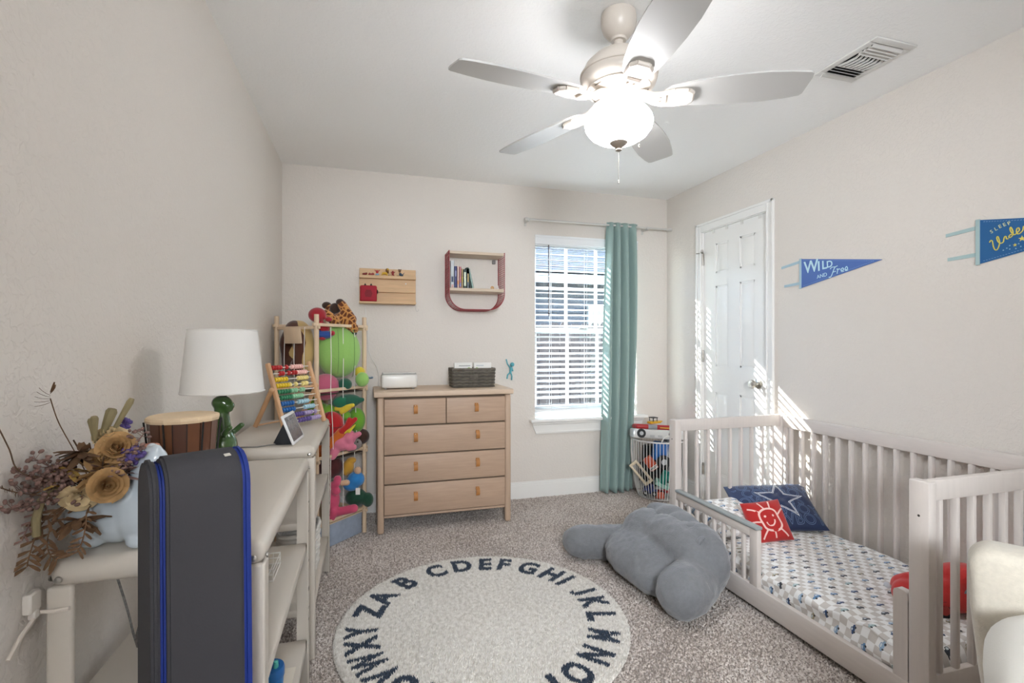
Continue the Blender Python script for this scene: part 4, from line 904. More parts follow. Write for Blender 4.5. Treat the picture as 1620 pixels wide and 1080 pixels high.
rose((-.448, 1.050, .945), cam_dir, .0205, TANR); rose((-.455, 1.10, 1.005), (.3, -.8, .5), .021, TANR); rose((-.500, 1.07, .920), (.2, -.8, -.45), .022, PALE, 'open_flower', ((5, .5, .9, .3), (7, .8, .7, .6)))
rose((-.475, 1.12, 1.025), (.1, -.5, .8), .018, PALE, 'rose'); rose((-.47, 1.09, .985), (.3, -.6, .5), .019, TANR)
def head(c, m, nm, R, nleaf, down=0):
    mb = MB(); c = Vector(c)
    for i in range(nleaf):
        a = rng.uniform(0, 2 * PI); e = rng.uniform(-.6, .9) - down; d = Vector((math.cos(a), math.sin(a), e)).normalized(); petal(mb, c, d, Vector((0, 0, 1)) if abs(d.z) < .9 else Vector((1, 0, 0)), R * rng.uniform(.7, 1.1), R * .32, rng.uniform(-.5, .5))
    return mb.build(nm, m, bq, True, smooth=70)
head((-.505, 1.09, 1.0), BRN, 'dried_daisy', .045, 26, .5); head((-.522, 1.075, .972), YDR, 'yellow_flower', .03, 12, .2); head((-.527, 1.05, .950), YDR, 'yellow_flower', .028, 9, .1); head((-.478, 1.085, .965), TANR, 'dried_daisy', .042, 20, .4); head((-.498, 1.06, .885), BRN, 'dried_daisy', .045, 18, .3); head((-.45, 1.09, .955), MAU, 'dried_daisy', .045, 22)
def spray(base, tip, m, nm, n=34, spread=.022, bud=.0034):
    P = curve3(base, tip, (0, 0, .01)); mb = MB().tube(P, [.0013] * 8 + [.0006], 5)
    for i in range(n):
        t = rng.uniform(.35, 1); k = min(7, int(t * 8)); p = P[k].lerp(P[k + 1], t * 8 - k); q = p + Vector((rng.uniform(-1, 1), rng.uniform(-1, 1), rng.uniform(-.5, 1))) * spread * (1.2 - .6 * t)
        if q.x < -.556: q.x = -.556
        mb.tube([p, q], .0005, 4); mb.ell(q, (bud, bud, bud * 1.5), (rng.uniform(0, 3), rng.uniform(0, 3), 0), n=6, m=4)
    return mb.build(nm, m, bq, True, smooth=60)
for tip in ((-.548, 1.00, .985), (-.546, 1.02, 1.01), (-.552, .975, .935), (-.54, 1.03, .975), (-.553, 1.00, .96)): spray(O, tip, MAU, 'mauve_spray', 46)
for tip in ((-.415, 1.12, 1.03), (-.42, 1.09, 1.0), (-.43, 1.08, .975), (-.455, 1.14, 1.03), (-.44, 1.06, .96)): spray(O, tip, MAU, 'mauve_spray', 38)
for tip in ((-.425, 1.10, 1.005), (-.463, 1.16, 1.05), (-.412, 1.085, .995)): spray(O, tip, PUR, 'statice_spray', 26, .012, .005)
for (a, b, r) in (((-.488, 1.12, 1.02), (-.470, 1.12, 1.075), .010), ((-.478, 1.13, 1.02), (-.446, 1.14, 1.092), .0065), ((-.494, 1.11, 1.02), (-.496, 1.10, 1.06), .006), ((-.49, 1.10, 1.02), (-.486, 1.09, 1.065), .007)):
    a, b = Vector(a), Vector(b); MB().tube([a, a.lerp(b, .5), a.lerp(b, .9), b], [.004, r * .8, r, r * .7], 8).tube([O, a], .0012, 5).build('seed_pod', OLI, bq, True)
def wisp(path, r, m=STEM, nm='wispy_stem'):
    P = [Vector(p) for p in path]; Q = []
    for i in range(len(P) - 1):
        a, b, c, d = P[max(i - 1, 0)], P[i], P[i + 1], P[min(i + 2, len(P) - 1)]
        for k in range(5):
            t = k / 5; Q.append(.5 * ((2 * b) + (c - a) * t + (2 * a - 5 * b + 4 * c - d) * t * t + (3 * b - a - 3 * c + d) * t ** 3))
    Q.append(P[-1]); return MB().tube(Q, r, 5)
w = wisp([O, (-.515, 1.09, 1.0), (-.525, 1.06, 1.06), (-.527, 1.04, 1.105)], .0009)
for i in range(7): p = Vector((-.527, 1.04, 1.098 + .003 * i)); petal(w, p, Vector((.45 if i > 4 else -.35, -.3, -.25 + .13 * i)), Vector((0, 0, 1)), .02, .004, .4)
w.build('feather_grass', BRN, bq, True)
wisp([O, (-.53, 1.05, .96), (-.548, 1.0, .99), (-.553, .985, 1.03), (-.556, .965, 1.07)], .0011).build('wispy_stem', STEM, bq, True)
w = wisp([O, (-.53, 1.06, .93), (-.548, 1.0, .955), (-.555, .97, .972)], .0010)
for i in range(16): p = Vector((-.548, 1.0, .955)).lerp(Vector((-.555, .965, .974)), i / 15); petal(w, p, Vector((rng.uniform(0, .3), -.6, rng.uniform(-.8, .8))), Vector((1, 0, 0)), .010, .003, .3)
w.build('feather_grass', BRN, bq, True)
def frond(path, m, nm, n=22, L=.024, wd=.006):
    mb = wisp(path, .0011)
    P = [Vector(p) for p in path]
    for i in range(n):
        t = (i + 1) / n * (len(P) - 1) * .999; k = int(t); p = P[k].lerp(P[k + 1], t - k); d = (P[k + 1] - P[k]).normalized(); s = Vector((d.z, 0, -d.x)) * (1 if i % 2 else -1); petal(mb, p, (d * .6 + s + Vector((0, rng.uniform(-.3, .3), 0))), Vector((0, -1, .1)), L, wd, .3)
    return mb.build(nm, m, bq, True, smooth=70)
frond([O, (-.530, 1.075, .905), (-.543, 1.045, .885), (-.550, 1.03, .845), (-.549, 1.02, .825)], BRN, 'brown_frond'); frond([O, (-.528, 1.07, .90), (-.536, 1.05, .86), (-.531, 1.045, .835), (-.52, 1.045, .823)], BRN, 'brown_frond')
frond([O, (-.485, 1.065, .90), (-.478, 1.045, .88), (-.482, 1.04, .85), (-.488, 1.038, .835)], BRN, 'brown_frond', 18, .018, .005); frond([O, (-.545, 1.06, .92), (-.552, 1.04, .90), (-.556, 1.02, .87)], MAU, 'brown_frond', 14, .016, .004)
MB().tube([O, (-.533, 1.06, .945), (-.540, 1.04, .93), (-.542, 1.03, .90), (-.541, 1.03, .872)], [.002, .003, .006, .0065, .006], 8).build('curled_pod', OLI, bq, True)
for i in range(9):
    tip = (rng.uniform(-.54, -.44), rng.uniform(1.04, 1.15), rng.uniform(.94, 1.02)); MB().tube(curve3(O, tip, (0, 0, .015)), .0014, 5).build('stem', STEM, bq, True)
# ------------------------------------------------------------------ abacus
ab = thing('abacus', 'wooden abacus with ten rows of coloured beads on the rear shelf', 'abacus', (-.284, 2.508, ST), rz=math.atan2(.8, .6))
AW = mat('beech wood', '#d0a47b', .5, var=.06, vscale=6, stretch=(6, 6, 1))
HB, lean = .295, .10
def fr_pt(x, s): return Vector((x, lean * s, HB * s))
for sx in (-1, 1):
    ang = math.atan2(lean, HB); MB().box(-.009, .009, -.010, .010, 0, math.hypot(HB, lean), .005, 2, Matrix.Translation((sx * .126, 0, .004)) @ Matrix.Rotation(-ang, 4, 'X')).build('side_rail', AW, ab)
    a, b = Vector((sx * .139, .062, .178)), Vector((sx * .139, .160, .010)); MB().tube([a, b], .0105, 10).ell(a, .0125, n=12, m=8).build('support_leg', AW, ab)
MB().cyl((-.139, .062, .178), (.139, .062, .178), .005, 8).build('pivot_rod', AW, ab); MB().cyl((-.139, .157, .014), (.139, .157, .014), .004, 8).build('foot_rod', AW, ab)
WR = mat('white rod', '#e9e6e0', .4)
RC = [('#b5292b', '#eebcb2'), ('#b5292b', '#eebcb2'), ('#e0bf2c', '#ecd98c'), ('#e0bf2c', '#ecd98c'), ('#2f7d55', '#8fc49d'), ('#2f7d55', '#8fc49d'), ('#1f63a8', '#a4c8d4'), ('#1f63a8', '#a4c8d4'), ('#5c4a8a', '#a897bd'), ('#5c4a8a', '#a897bd')]
layout = [[0, 1, 2, 3, 5.3, 7.4, 8.5, 9.4, 10.3, 11.2], [2.4, 3.3, 5.6, 7.3, 8.2, 9, 9.9, 10.8, 11.6, 12.4], [0, 1, 2, 3, 4, 8.8, 9.7, 10.6, 11.4, 12.2], [0, 1, 2, 3, 4, 4.9, 7.2, 10, 10.9, 11.5], [0, 1, 2, 3, 4, 4.9, 5.8, 6.6, 8.6, 9.5], [.4, 1.3, 2.2, 3.1, 4, 4.9, 5.8, 6.7, 7.5, 8.3], [0, 1, 2, 3, 4, 6.6, 7.6, 8.5, 9.3, 10], [0, 1, 2, 3, 3.9, 8.4, 9.3, 10.2, 11, 11.8], [3.3, 4.2, 5.1, 6, 6.9, 7.8, 8.7, 9.4, 10.3, 12], [5, 6, 7, 8.2, 9, 9.8, 10.6, 11.4, 12.2, 13]]
bead_me = MB().lathe([(.003, -.0075), (.010, -.0055), (.0122, 0), (.010, .0055), (.003, .0075)], 14, axis='X').mesh(50)
beadm = {}
for r in range(10):
    s = .94 - r * .093; c = fr_pt(0, s)
    MB().cyl((-.12, c.y, c.z), (.12, c.y, c.z), .0022, 6).build('wire_rod', WR, ab)
    for i, k in enumerate(layout[r]):
        col = RC[r][0] if i < 5 else RC[r][1]
        me = beadm.get(col)
        if me is None: me = bead_me.copy(); me.materials.clear(); me.materials.append(mat('bead ' + col, col, .35)); beadm[col] = me
        o = link('bead', me, None, ab); o.location = (-.106 + k * .0158, c.y, c.z)
# ------------------------------------------------------------------ smart display
sdp = thing('smart_display', 'small tablet-like smart display with grey fabric foot on the rear shelf', 'smart display', (-.262, 2.105, ST), rz=R_(90 - 5))
DGF = mat('charcoal fabric', '#33363b', .9, bump=.3, bscale=400)
th = math.atan2(.045, .115)
MS = Matrix.Rotation(-th, 4, 'X')
MB().box(-.089, .089, -.004, .004, .004, .122, .003, 2, MS).build('screen_frame', mat('white bezel', '#e4e4e4', .3), sdp)
MB().box(-.078, .078, -.0049, -.0039, .015, .111, 0, 2, MS).build('screen', mat('display picture', '#6c6468', .15, var=.3, vscale=30, col2='#4a4e58'), sdp)
vs = []
for (y, z, hw) in ((.006, .0, .062), (.085, .0, .055), (.045, .085, .05), (.032, .098, .05)): vs += [(-hw, y, z), (hw, y, z)]
mb = MB().add(vs, [(0, 1, 3, 2), (2, 3, 5, 4), (4, 5, 7, 6), (6, 7, 1, 0), (0, 2, 4, 6), (1, 7, 5, 3)]); me = mb.mesh(0); bm = bmesh.new(); bm.from_mesh(me); bmesh.ops.bevel(bm, geom=list(bm.edges), offset=.007, segments=3, affect='EDGES'); bm.to_mesh(me); bm.free(); me.shade_smooth(); link('foot', me, DGF, sdp)
# ------------------------------------------------------------------ things on the lower shelves
cups = None
CUPC = [('#1f6fb0', 'deep blue'), ('#2f9a8f', 'teal'), ('#4bb08f', 'sea green')]
for i, (x, y, c, r, h, lb) in enumerate(((-.262, 1.50, '#2373b5', .036, .125, 'deep blue lidded toddler cup on the bottom shelf of the front unit'), (-.255, 1.405, '#43a690', .032, .085, 'sea green toddler cup on the bottom shelf of the front unit'))):
    t = thing('toddler_cup', lb, 'cup', (x, y, .1905), group='toddler cups')
    MB().lathe([(0, 0), (r * .85, 0), (r * .9, .004), (r, h * .72), (r * .97, h * .72), (0, h * .72)], 28).build('cup_body', mat('cup ' + c, c, .3), t)
    MB().lathe([(r * 1.04, h * .68), (r * 1.06, h * .70), (r * 1.06, h * .86), (r, h * .9), (r * .7, h * .9), (r * .65, h * .86), (0, h * .86)], 28).build('lid', mat('cup lid ' + c, '#1f62a5' if i == 0 else '#57b88a', .3), t)
    MB().lathe([(0, h * .84), (.007, h * .84), (.006, h * 1.0), (0, h * 1.01)], 12, (r * .45, 0, 0)).build('spout', mat('cup spout', '#5fc2b4', .3), t)
single('picture_card', 'cream card lying on the bottom shelf of the front unit beside the cups', 'card', MB().box(-.30, -.215, 1.55, 1.66, .1905, .1945, .001, 1), mat('cream card', '#d8cfc0', .7))
bk = thing('standing_board_book', 'cream board book standing on the middle shelf of the front unit', 'book', (-.38, 1.72, .5205))
MB().box(-.07, .07, -.012, .012, 0, .17, .003).build('cover', mat('cream cover', '#d9c9ae', .6), bk); MB().box(-.072, -.045, -.0125, .0125, .03, .14, .002).build('picture', mat('cover picture', '#a8664a', .6, var=.4, vscale=40), bk)
wr = thing('letter_tray', 'white wire letter tray on the middle shelf of the front unit', 'tray', (-.37, 1.60, .5205))
for z in (.002, .02, .035):
    MB().tube([(-.11, -.06, z), (.11, -.06, z), (.11, .06, z), (-.11, .06, z)], .0022, 6, True).build('wire_frame', mat('white wire', '#e2e0dc', .4), wr)
for x in np.linspace(-.11, .11, 12): MB().tube([(x, -.06, .035), (x, -.06, .002), (x, .06, .002), (x, .06, .035)], .0014, 5).build('wire_bar', MATS['white wire'], wr)
wb = thing('white_woven_basket', 'white woven basket on the bottom shelf of the rear unit', 'basket', (-.30, 2.42, .1905))
n = 28; 
for k in range(11):
    z = .008 + k * .017; f = 1 + .10 * k / 11; P = []
    for i in range(48):
        a = 2 * PI * i / 48; c, s = math.cos(a), math.sin(a); e = .6
        P.append((.075 * f * math.copysign(abs(c) ** e, c) + .002 * math.sin(i * PI / 2 + (k % 2) * PI) , .12 * f * math.copysign(abs(s) ** e, s), z))
    MB().tube(P, .0085, 6, True).build('weave_band', mat('white rope', '#d9d6d0', .8), wb)
MB().box(-.065, .065, -.11, .11, 0, .006).build('bottom', MATS['white rope'], wb)
single('black_white_toy', 'black and white soft toy sticking out of the white woven basket', 'toy', MB().ell((-.27, 2.42, .385), (.035, .05, .028), (.2, .3, 0)).ell((-.25, 2.45, .40), (.02, .025, .02)), mat('zebra print', '#e8e6e2', .7, var=.9, vscale=60, col2='#141414'))
# ------------------------------------------------------------------ anti-tip strap, switch plate, cord
st = thing('furniture_strap', 'white anti-tip zip tie holding the front shelf post to the wall', 'strap', (L_, 1.02, .70))
ZT = mat('translucent nylon', '#d9cfc4', .5)
MB().tube([(-.555, .985, .690), (-.553, 1.01, .712), (-.551, 1.04, .727), (-.55, 1.056, .731), (-.53, 1.0565, .729), (-.508, 1.0565, .731)], .0035, 6).build('zip_tie', ZT, st, True)
MB().box(-.5635, -.549, 1.03, 1.06, .737, .772, .003, 1).box(-.559, -.5475, 1.038, 1.052, .725, .741, .002, 1).build('bracket', mat('bracket white', '#dcd6ce', .5), st, True)
pt = thing('outlet_plate', 'white wall outlet plate at the left edge of the picture', 'outlet', (L_, .925, .775))
MB().box(L_ + .0005, L_ + .006, .890, .9625, .715, .835, .002, 2).build('plate', WHITE, pt, True)
for z in (.80, .752): MB().box(L_ + .006, L_ + .0075, .909, .943, z - .017, z + .017, .004, 2).build('socket', mat('socket grey', '#c9ccd0', .4), pt, True)
single('dangling_cable', 'grey twisted cord hanging under the front shelf top', 'cord', MB().tube([(-.475, 1.135, .765), (-.47, 1.14, .74), (-.462, 1.145, .70), (-.455, 1.15, .66), (-.452, 1.16, .62), (-.46, 1.2, .57), (-.50, 1.3, .545), (-.53, 1.4, .53)], .0022, 8), mat('grey braided cable', '#6f6d6a', .6, var=.4, vscale=200))
# ------------------------------------------------------------------ padded high-back seat in the foreground
hb = thing('padded_seat', 'tall narrow grey padded seat back with royal blue edge bands', 'seat', (-.240, .884, 0), rz=R_(30))
PG = mat('charcoal grey pad', '#343337', .75, bump=.08, bscale=300); PBL = mat('royal blue band', '#0f2b7c', .6)
def backprof(off=0):
    P = []; r = .052 + off
    P.append((-off, .42))
    for i in range(9): P.append((-off + .012 * (i / 9) ** 2, .42 + .52 * (i + 1) / 9.6))
    for i in range(11):
        a = PI - PI * i / 10; P.append((.062 + r * math.cos(a) + .0, .962 + (r + .006) * math.sin(a)))
    P.append((.115 + off, .42)); return P
def slab(x0, x1, off, nm, m):
    pr = backprof(off); n = len(pr); vs = [(x0, y, z) for y, z in pr] + [(x1, y, z) for y, z in pr]
    fs = [(i, i + 1, i + 1 + n, i + n) for i in range(n - 1)] + [tuple(range(n)), tuple(reversed(range(n, 2 * n))), (0, n, 2 * n - 1, n - 1)]
    me = MB().add(vs, fs).mesh(0); bm = bmesh.new(); bm.from_mesh(me)
    ed = [e for e in bm.edges if abs(e.verts[0].co.x - e.verts[1].co.x) < 1e-6 and len(e.link_faces) == 2 and any(len(f.verts) > 4 for f in e.link_faces)]
    bmesh.ops.bevel(bm, geom=ed, offset=.004, segments=2, affect='EDGES'); bm.to_mesh(me); bm.free(); me.shade_smooth(); me.set_sharp_from_angle(angle=R_(45)); return link(nm, me, m, hb)
slab(-.056, .052, 0, 'back_pad', PG); slab(.052, .064, -.0005, 'edge_band', PBL); slab(-.064, -.056, -.007, 'edge_band', PBL); slab(-.076, -.064, -.003, 'side_pad', PG)
MB().obox((.034, .034, 1.0125), (.010, .006, .0012), (R_(28), 0, R_(12))).build('maker_tag', mat('pale tag', '#bdb7ae', .7), hb)
MB().box(-.19, .19, -.36, .02, .38, .45, .02, 3).build('seat_pad', PG, hb); MB().box(-.16, .16, -.02, .10, .36, .43, .015, 2).build('seat_frame', PBL, hb)
for x in (-.16, .16):
    for y in (-.32, .06): MB().cyl((x, y, 0), (x * .95, y, .39), .014, 10, .016).build('leg', mat('grey leg', '#4a4a4c', .5), hb)
# ================================================================== chest of drawers
CW = mat('pale oak veneer', '#b89d87', .5, var=.07, vscale=5, stretch=(1.2, 6, 14), bump=.04, bscale=20); CWV = mat('pale oak leg', '#c0a68f', .5, var=.05, vscale=5, stretch=(10, 10, 1))
ch = thing('chest_of_drawers', 'pale oak chest of drawers with leather tab pulls against the back wall', 'chest of drawers', (.49, 3.43, 0))
def cb(x0, x1, y0, y1, z0, z1, nm, m=CW, r=.003, parent=ch): return MB().box(x0, x1, y0, y1, z0, z1, r, 2).build(nm, m, parent, True)
X0, X1, Y0, Y1 = .062, .922, 3.205, 3.645
cb(.034, .946, 3.178, 3.652, .866, .900, 'top', mat('pale oak top', '#d3bca5', .5, var=.05, vscale=5, stretch=(1.2, 8, 8)), .007)
for x in (.077, .912):
    for y in (3.219, 3.625): MB().box(x - .021, x + .021, y - .021, y + .021, 0, .866, .015, 4).build('leg', CWV, ch, True)
cb(.09, .9, 3.23, 3.64, .100, .866, 'carcass', mat('chest inside', '#7d6a58', .7), 0)
for x0, x1 in ((.062, .09), (.90, .928)): cb(x0 + .006, x1 - .006, 3.24, 3.605, .10, .866, 'side_panel')
cb(.098, .891, 3.206, 3.226, .098, .113, 'bottom_rail')
LEA = mat('tan leather', '#b3793f', .55, bump=.1, bscale=200); RIV = mat('silver rivet', '#d6d2cc', .25, metal=1)
rows = [(.686, .850), (.500, .676), (.314, .491), (.118, .305)]
def pull(dr_, x, z):
    mb = MB(); 
    pts = [(-.0, .0), (-.004, .001), (-.015, -.006), (-.020, -.02), (-.019, -.036), (-.014, -.046), (-.006, -.049)]
    P = []
    for i in range(len(pts)): P.append((pts[i][0], pts[i][1]))
    vs = []; fs = []
    for i, (dy, dz) in enumerate(P):
        for (ddx, ddy) in ((-.0125, 0), (.0125, 0), (.0125, .003), (-.0125, .003)): vs.append((x + ddx, 3.2005 + dy + ddy * (1 if i < 2 else 1) - .003, z + dz + .024))
    for i in range(len(P) - 1):
        for k in range(4): fs.append((4 * i + k, 4 * i + (k + 1) % 4, 4 * i + 4 + (k + 1) % 4, 4 * i + 4 + k))
    fs += [(0, 1, 2, 3), (4 * len(P) - 1, 4 * len(P) - 2, 4 * len(P) - 3, 4 * len(P) - 4)]
    mb.add(vs, fs); mb.box(x - .0125, x + .0125, 3.196, 3.2005, z + .012, z + .032, .002, 1)
    p = mb.build('leather_pull', LEA, dr_, True)
    return p
def rivet(p, x, z): MB().lathe([(0, 0), (.0055, 0), (.0045, .002), (0, .003)], 12, mtx=Matrix.Translation((x, 3.1962, z + .022)) @ Matrix.Rotation(PI / 2, 4, 'X')).build('rivet', RIV, ch, True)
for ri, (z0, z1) in enumerate(rows):
    cols = [(.099, .489), (.494, .890)] if ri == 0 else [(.099, .890)]
    for (x0, x1) in cols:
        d = cb(x0, x1, 3.2005, 3.222, z0, z1, 'drawer')
        xs = [(x0 + x1) / 2] if ri == 0 else [.295, .700]
        for x in xs: pull(d, x, (z0 + z1) / 2 + .012); rivet(d, x, (z0 + z1) / 2 + .012)
# wipe dispenser
wp_ = thing('wipe_warmer', 'white rounded wipes box with grey lid line on the chest', 'wipes box', (.203, 3.42, .9005))
WHP = mat('white plastic', '#e6e4e0', .3)
MB().box(-.118, .118, -.065, .065, .006, .10, .018, 4).build('box', WHP, wp_); MB().box(-.112, .112, -.06, .06, .0985, .106, .004, 2).build('lid', mat('grey lid seam', '#a9a9a8', .4), wp_); MB().box(-.105, .105, -.055, .055, .105, .109, .002, 2).build('lid_plate', WHP, wp_)
for x in (-.09, .09):
    for y in (-.045, .045): MB().cyl((x, y, 0), (x, y, .008), .008, 10).build('foot', mat('grey rubber', '#8a8a88', .7), wp_)
single('white_power_cord', 'white power cord running down the back wall to the wipes box', 'cord', MB().tube([(-.02, B_ - .006, 1.475), (-.012, B_ - .008, 1.40), (.0, B_ - .006, 1.31), (.003, B_ - .006, 1.24), (.005, B_ - .006, 1.16), (.025, B_ - .008, 1.10), (.06, 3.62, 1.04), (.075, 3.56, .98), (.07, 3.52, .925), (.078, 3.46, .91), (.086, 3.44, .925)], .0022, 6), mat('white cable', '#e4e2de', .4))
# wicker basket and books
bs = thing('wicker_basket', 'small grey woven wicker basket on the chest', 'basket', (.708, 3.43, .9005))
WK = mat('grey wicker', '#6e685e', .75, var=.25, vscale=40); WK2 = mat('dark wicker', '#57524a', .75, var=.2, vscale=40)
a, b = .145, .075
for k in range(11):
    z = .007 + k * .0114; P = []; nn = 84
    for i in range(nn):
        t = i / nn * 4; s = int(t); u = t - s
        x, y = ((-a + 2 * a * u, -b), (a, -b + 2 * b * u), (a - 2 * a * u, b), (-a, b - 2 * b * u))[s]
        w = .0028 * math.sin(i * PI / 2 + (k % 2) * PI); dx, dy = ((0, -w), (w, 0), (0, w), (-w, 0))[s]
        fl_ = 1 + .04 * k / 11; P.append(((x + dx) * fl_, (y + dy) * fl_, z))
    MB().tube(P, .0054, 6, True).build('weave_band', WK if k % 2 else WK2, bs)
MB().tube([(-a * 1.04, -b * 1.05, .128), (a * 1.04, -b * 1.05, .128), (a * 1.04, b * 1.05, .128), (-a * 1.04, b * 1.05, .128)], .007, 8, True).build('rim', WK, bs)
MB().box(-a + .004, a - .004, -b + .004, b - .004, 0, .006).build('bottom', WK2, bs); MB().box(-.03, .03, -b - .008, -b + .0, .055, .085, .004).build('label_holder', WK2, bs)
for i, (x0, lb, tx) in enumerate(((.582, 'white board book with brown picture, left one in the wicker basket', 0), (.722, 'white board book with green leaf, right one in the wicker basket', 1))):
    t = thing('board_book', lb, 'book', (x0 + .063, 3.418, .908), rot=(R_(-6), 0, 0))
    MB().box(-.0635, .0635, -.012, .012, 0, .163 - i * .001, .002, 1).build('cover', mat('white book cover', '#ebe9e4', .5), t)
    def art(pts, m, nm): MB().prism(pts, .001, Matrix.Translation((0, -.0131, 0))).build(nm, m, t)
    INK = mat('dark ink', '#4b4f55', .7)
    if i == 0:
        for k in range(11): art([(-.03 + k * .0075, .138), (-.0245 + k * .0075, .138), (-.0245 + k * .0075, .1425), (-.03 + k * .0075, .1425)], INK, 'title_letter')
        art([(-.045, .10), (-.008, .10), (-.008, .118), (-.02, .125), (-.038, .12)], mat('brown print', '#a5603c', .7), 'picture'); art([(.02, .118), (.04, .108), (.06, .122), (.04, .13)], mat('leaf green print', '#8db35a', .7), 'picture')
    else:
        for k in range(6): art([(-.045 + k * .009, .138), (-.039 + k * .009, .138), (-.040 + k * .009, .145), (-.044 + k * .009, .145)], mat('pale blue grey ink', '#a9b2bd', .7), 'title_letter')
        art([(-.06, .118), (-.045, .104), (-.02, .108), (.0, .120), (-.03, .122), (-.042, .13)], MATS['leaf green print'], 'picture'); art([(.022, .104), (.032, .101), (.042, .106), (.04, .116), (.03, .119), (.022, .114)], mat('ochre print', '#c9a63f', .7), 'picture')
# wall hooks in the shape of a climbing figure
BH = mat('turquoise plastic', '#58a7b4', .4)
wh = thing('figure_hook', 'turquoise climbing-figure wall hook beside the chest', 'wall hook', (1.058, B_, .94))
blob('figure', [('e', (1.070, B_ - .03, 1.045), (.017, .017, .017)), ('c', (1.062, B_ - .016, 1.02), (1.060, B_ - .014, .985), .010, .010), ('c', (1.055, B_ - .014, 1.022), (1.036, B_ - .012, 1.05), .0055, .005), ('c', (1.036, B_ - .012, 1.05), (1.028, B_ - .010, 1.082), .005, .0055), ('c', (1.072, B_ - .016, 1.02), (1.078, B_ - .02, .995), .005, .005), ('c', (1.055, B_ - .014, .98), (1.036, B_ - .018, .965), .006, .0055), ('c', (1.036, B_ - .018, .965), (1.034, B_ - .012, .938), .0055, .006), ('c', (1.064, B_ - .014, .98), (1.070, B_ - .020, .955), .006, .0055), ('c', (1.070, B_ - .02, .955), (1.070, B_ - .012, .928), .0055, .006)], BH, wh, .0022, 3, world=True)
w2 = thing('small_hook', 'small blue plastic wall hook behind the toy rack', 'wall hook', (-.004, B_, .962))
blob('hook', [('c', (-.01, B_ - .004, .965), (.02, B_ - .018, .96), .007, .006), ('e', (.028, B_ - .02, .963), (.010, .008, .008))], mat('dusty blue plastic', '#7f97ab', .4), w2, .0025, 3, world=True)
# ================================================================== wooden wall shelf
PINE = mat('pine board', '#d0ad82', .5, var=.08, vscale=5, stretch=(1.5, 10, 16), bump=.05, bscale=30)
ws = thing('pine_wall_shelf', 'pine wall shelf with stepped ledges and a red cube on it', 'wall shelf', (.142, B_, 1.487))
def pbx(x0, x1, y0, y1, z0, z1, nm): return MB().box(x0, x1, y0, y1, z0, z1, .002, 1).build(nm, PINE, ws, True)
wx0, wx1 = -.058, .336
pbx(wx0, wx1, B_ - .022, B_ - .001, 1.500, 1.742, 'back_board')
pbx(wx0, wx1 - .004, B_ - .105, B_ - .022, 1.487, 1.500, 'bottom_ledge')
pbx(wx0, wx1 - .002, B_ - .060, B_ - .022, 1.668, 1.690, 'top_ledge'); pbx(.06, wx1 - .002, B_ - .050, B_ - .022, 1.572, 1.590, 'middle_ledge')
MB().lathe([(0, 0), (.005, 0), (.004, .002), (0, .003)], 10, mtx=Matrix.Translation((.265, B_ - .022, 1.64)) @ Matrix.Rotation(PI / 2, 4, 'X')).build('screw_cap', WHITE, ws, True)
rb_ = thing('red_cube_speaker', 'red padded cube audio player with black ears on the pine shelf', 'audio player', (.004, B_ - .066, 1.5005))
RC_ = mat('crimson fabric', '#a3152b', .7, bump=.2, bscale=300)
MB().box(-.057, .057, -.038, .043, 0, .112, .012, 4).build('cube', RC_, rb_)
for x in (-.022, .018): MB().lathe([(.010, 0), (.006, .012), (0, .022)], 8, (x, .0, .109)).build('ear', mat('black rubber', '#222222', .5), rb_)
MB().ell((.060, -.0, .072), (.006, .012, .014)).build('side_plug', MATS['black rubber'], rb_)
vs = [(-.02, -.0392, .03), (.018, -.0392, .03), (.026, -.0392, .055), (.016, -.0392, .08), (-.016, -.0392, .08), (-.026, -.0392, .055)]
MB().add(vs + [(v[0], v[1] + .002, v[2]) for v in vs], [tuple(range(6))] + [(i, (i + 1) % 6, (i + 1) % 6 + 6, i + 6) for i in range(6)]).build('emblem', mat('dark crimson', '#7f0f20', .7), rb_)
zt = 1.6905; yy = B_ - .041
def fig(label, x, parts, m, extra=(), z=zt, y=yy, nm='figurine'):
    t = thing(nm, label, 'figurine', (x, y, z), group='figurines on the pine shelf'); blob('body', parts, m, t, .0016, 2)
    for (p, mm, n2) in extra: blob(n2, p, mm, t, .0016, 2)
    return t
C = lambda n, c: mat('toy ' + n, c, .4)
fig('small dark red low figurine at the left end of the pine shelf', -.022, [('e', (0, 0, .008), (.017, .009, .008)), ('e', (.012, 0, .012), (.007, .007, .007))], C('maroon', '#7a2422'))
fig('small red and pink figurine second on the pine shelf', .022, [('e', (-.004, 0, .007), (.016, .008, .007)), ('e', (.012, 0, .010), (.010, .008, .009)), ('e', (-.01, -.004, .012), (.006, .005, .006))], C('pinkred', '#a34a44'))
fig('red long armed figurine on a pale blue block', .064, [('e', (0, 0, .030), (.009, .008, .008)), ('c', (.005, 0, .030), (.018, 0, .038), .003, .0025), ('c', (-.005, 0, .030), (-.018, 0, .038), .003, .0025), ('e', (0, 0, .020), (.008, .006, .008))], C('red', '#b32a30'), [([('e', (0, 0, .008), (.013, .008, .008)), ('e', (-.006, 0, .006), (.008, .008, .006)), ('e', (.006, 0, .006), (.008, .008, .006))], C('pale blue', '#88a9bd'), 'block')])
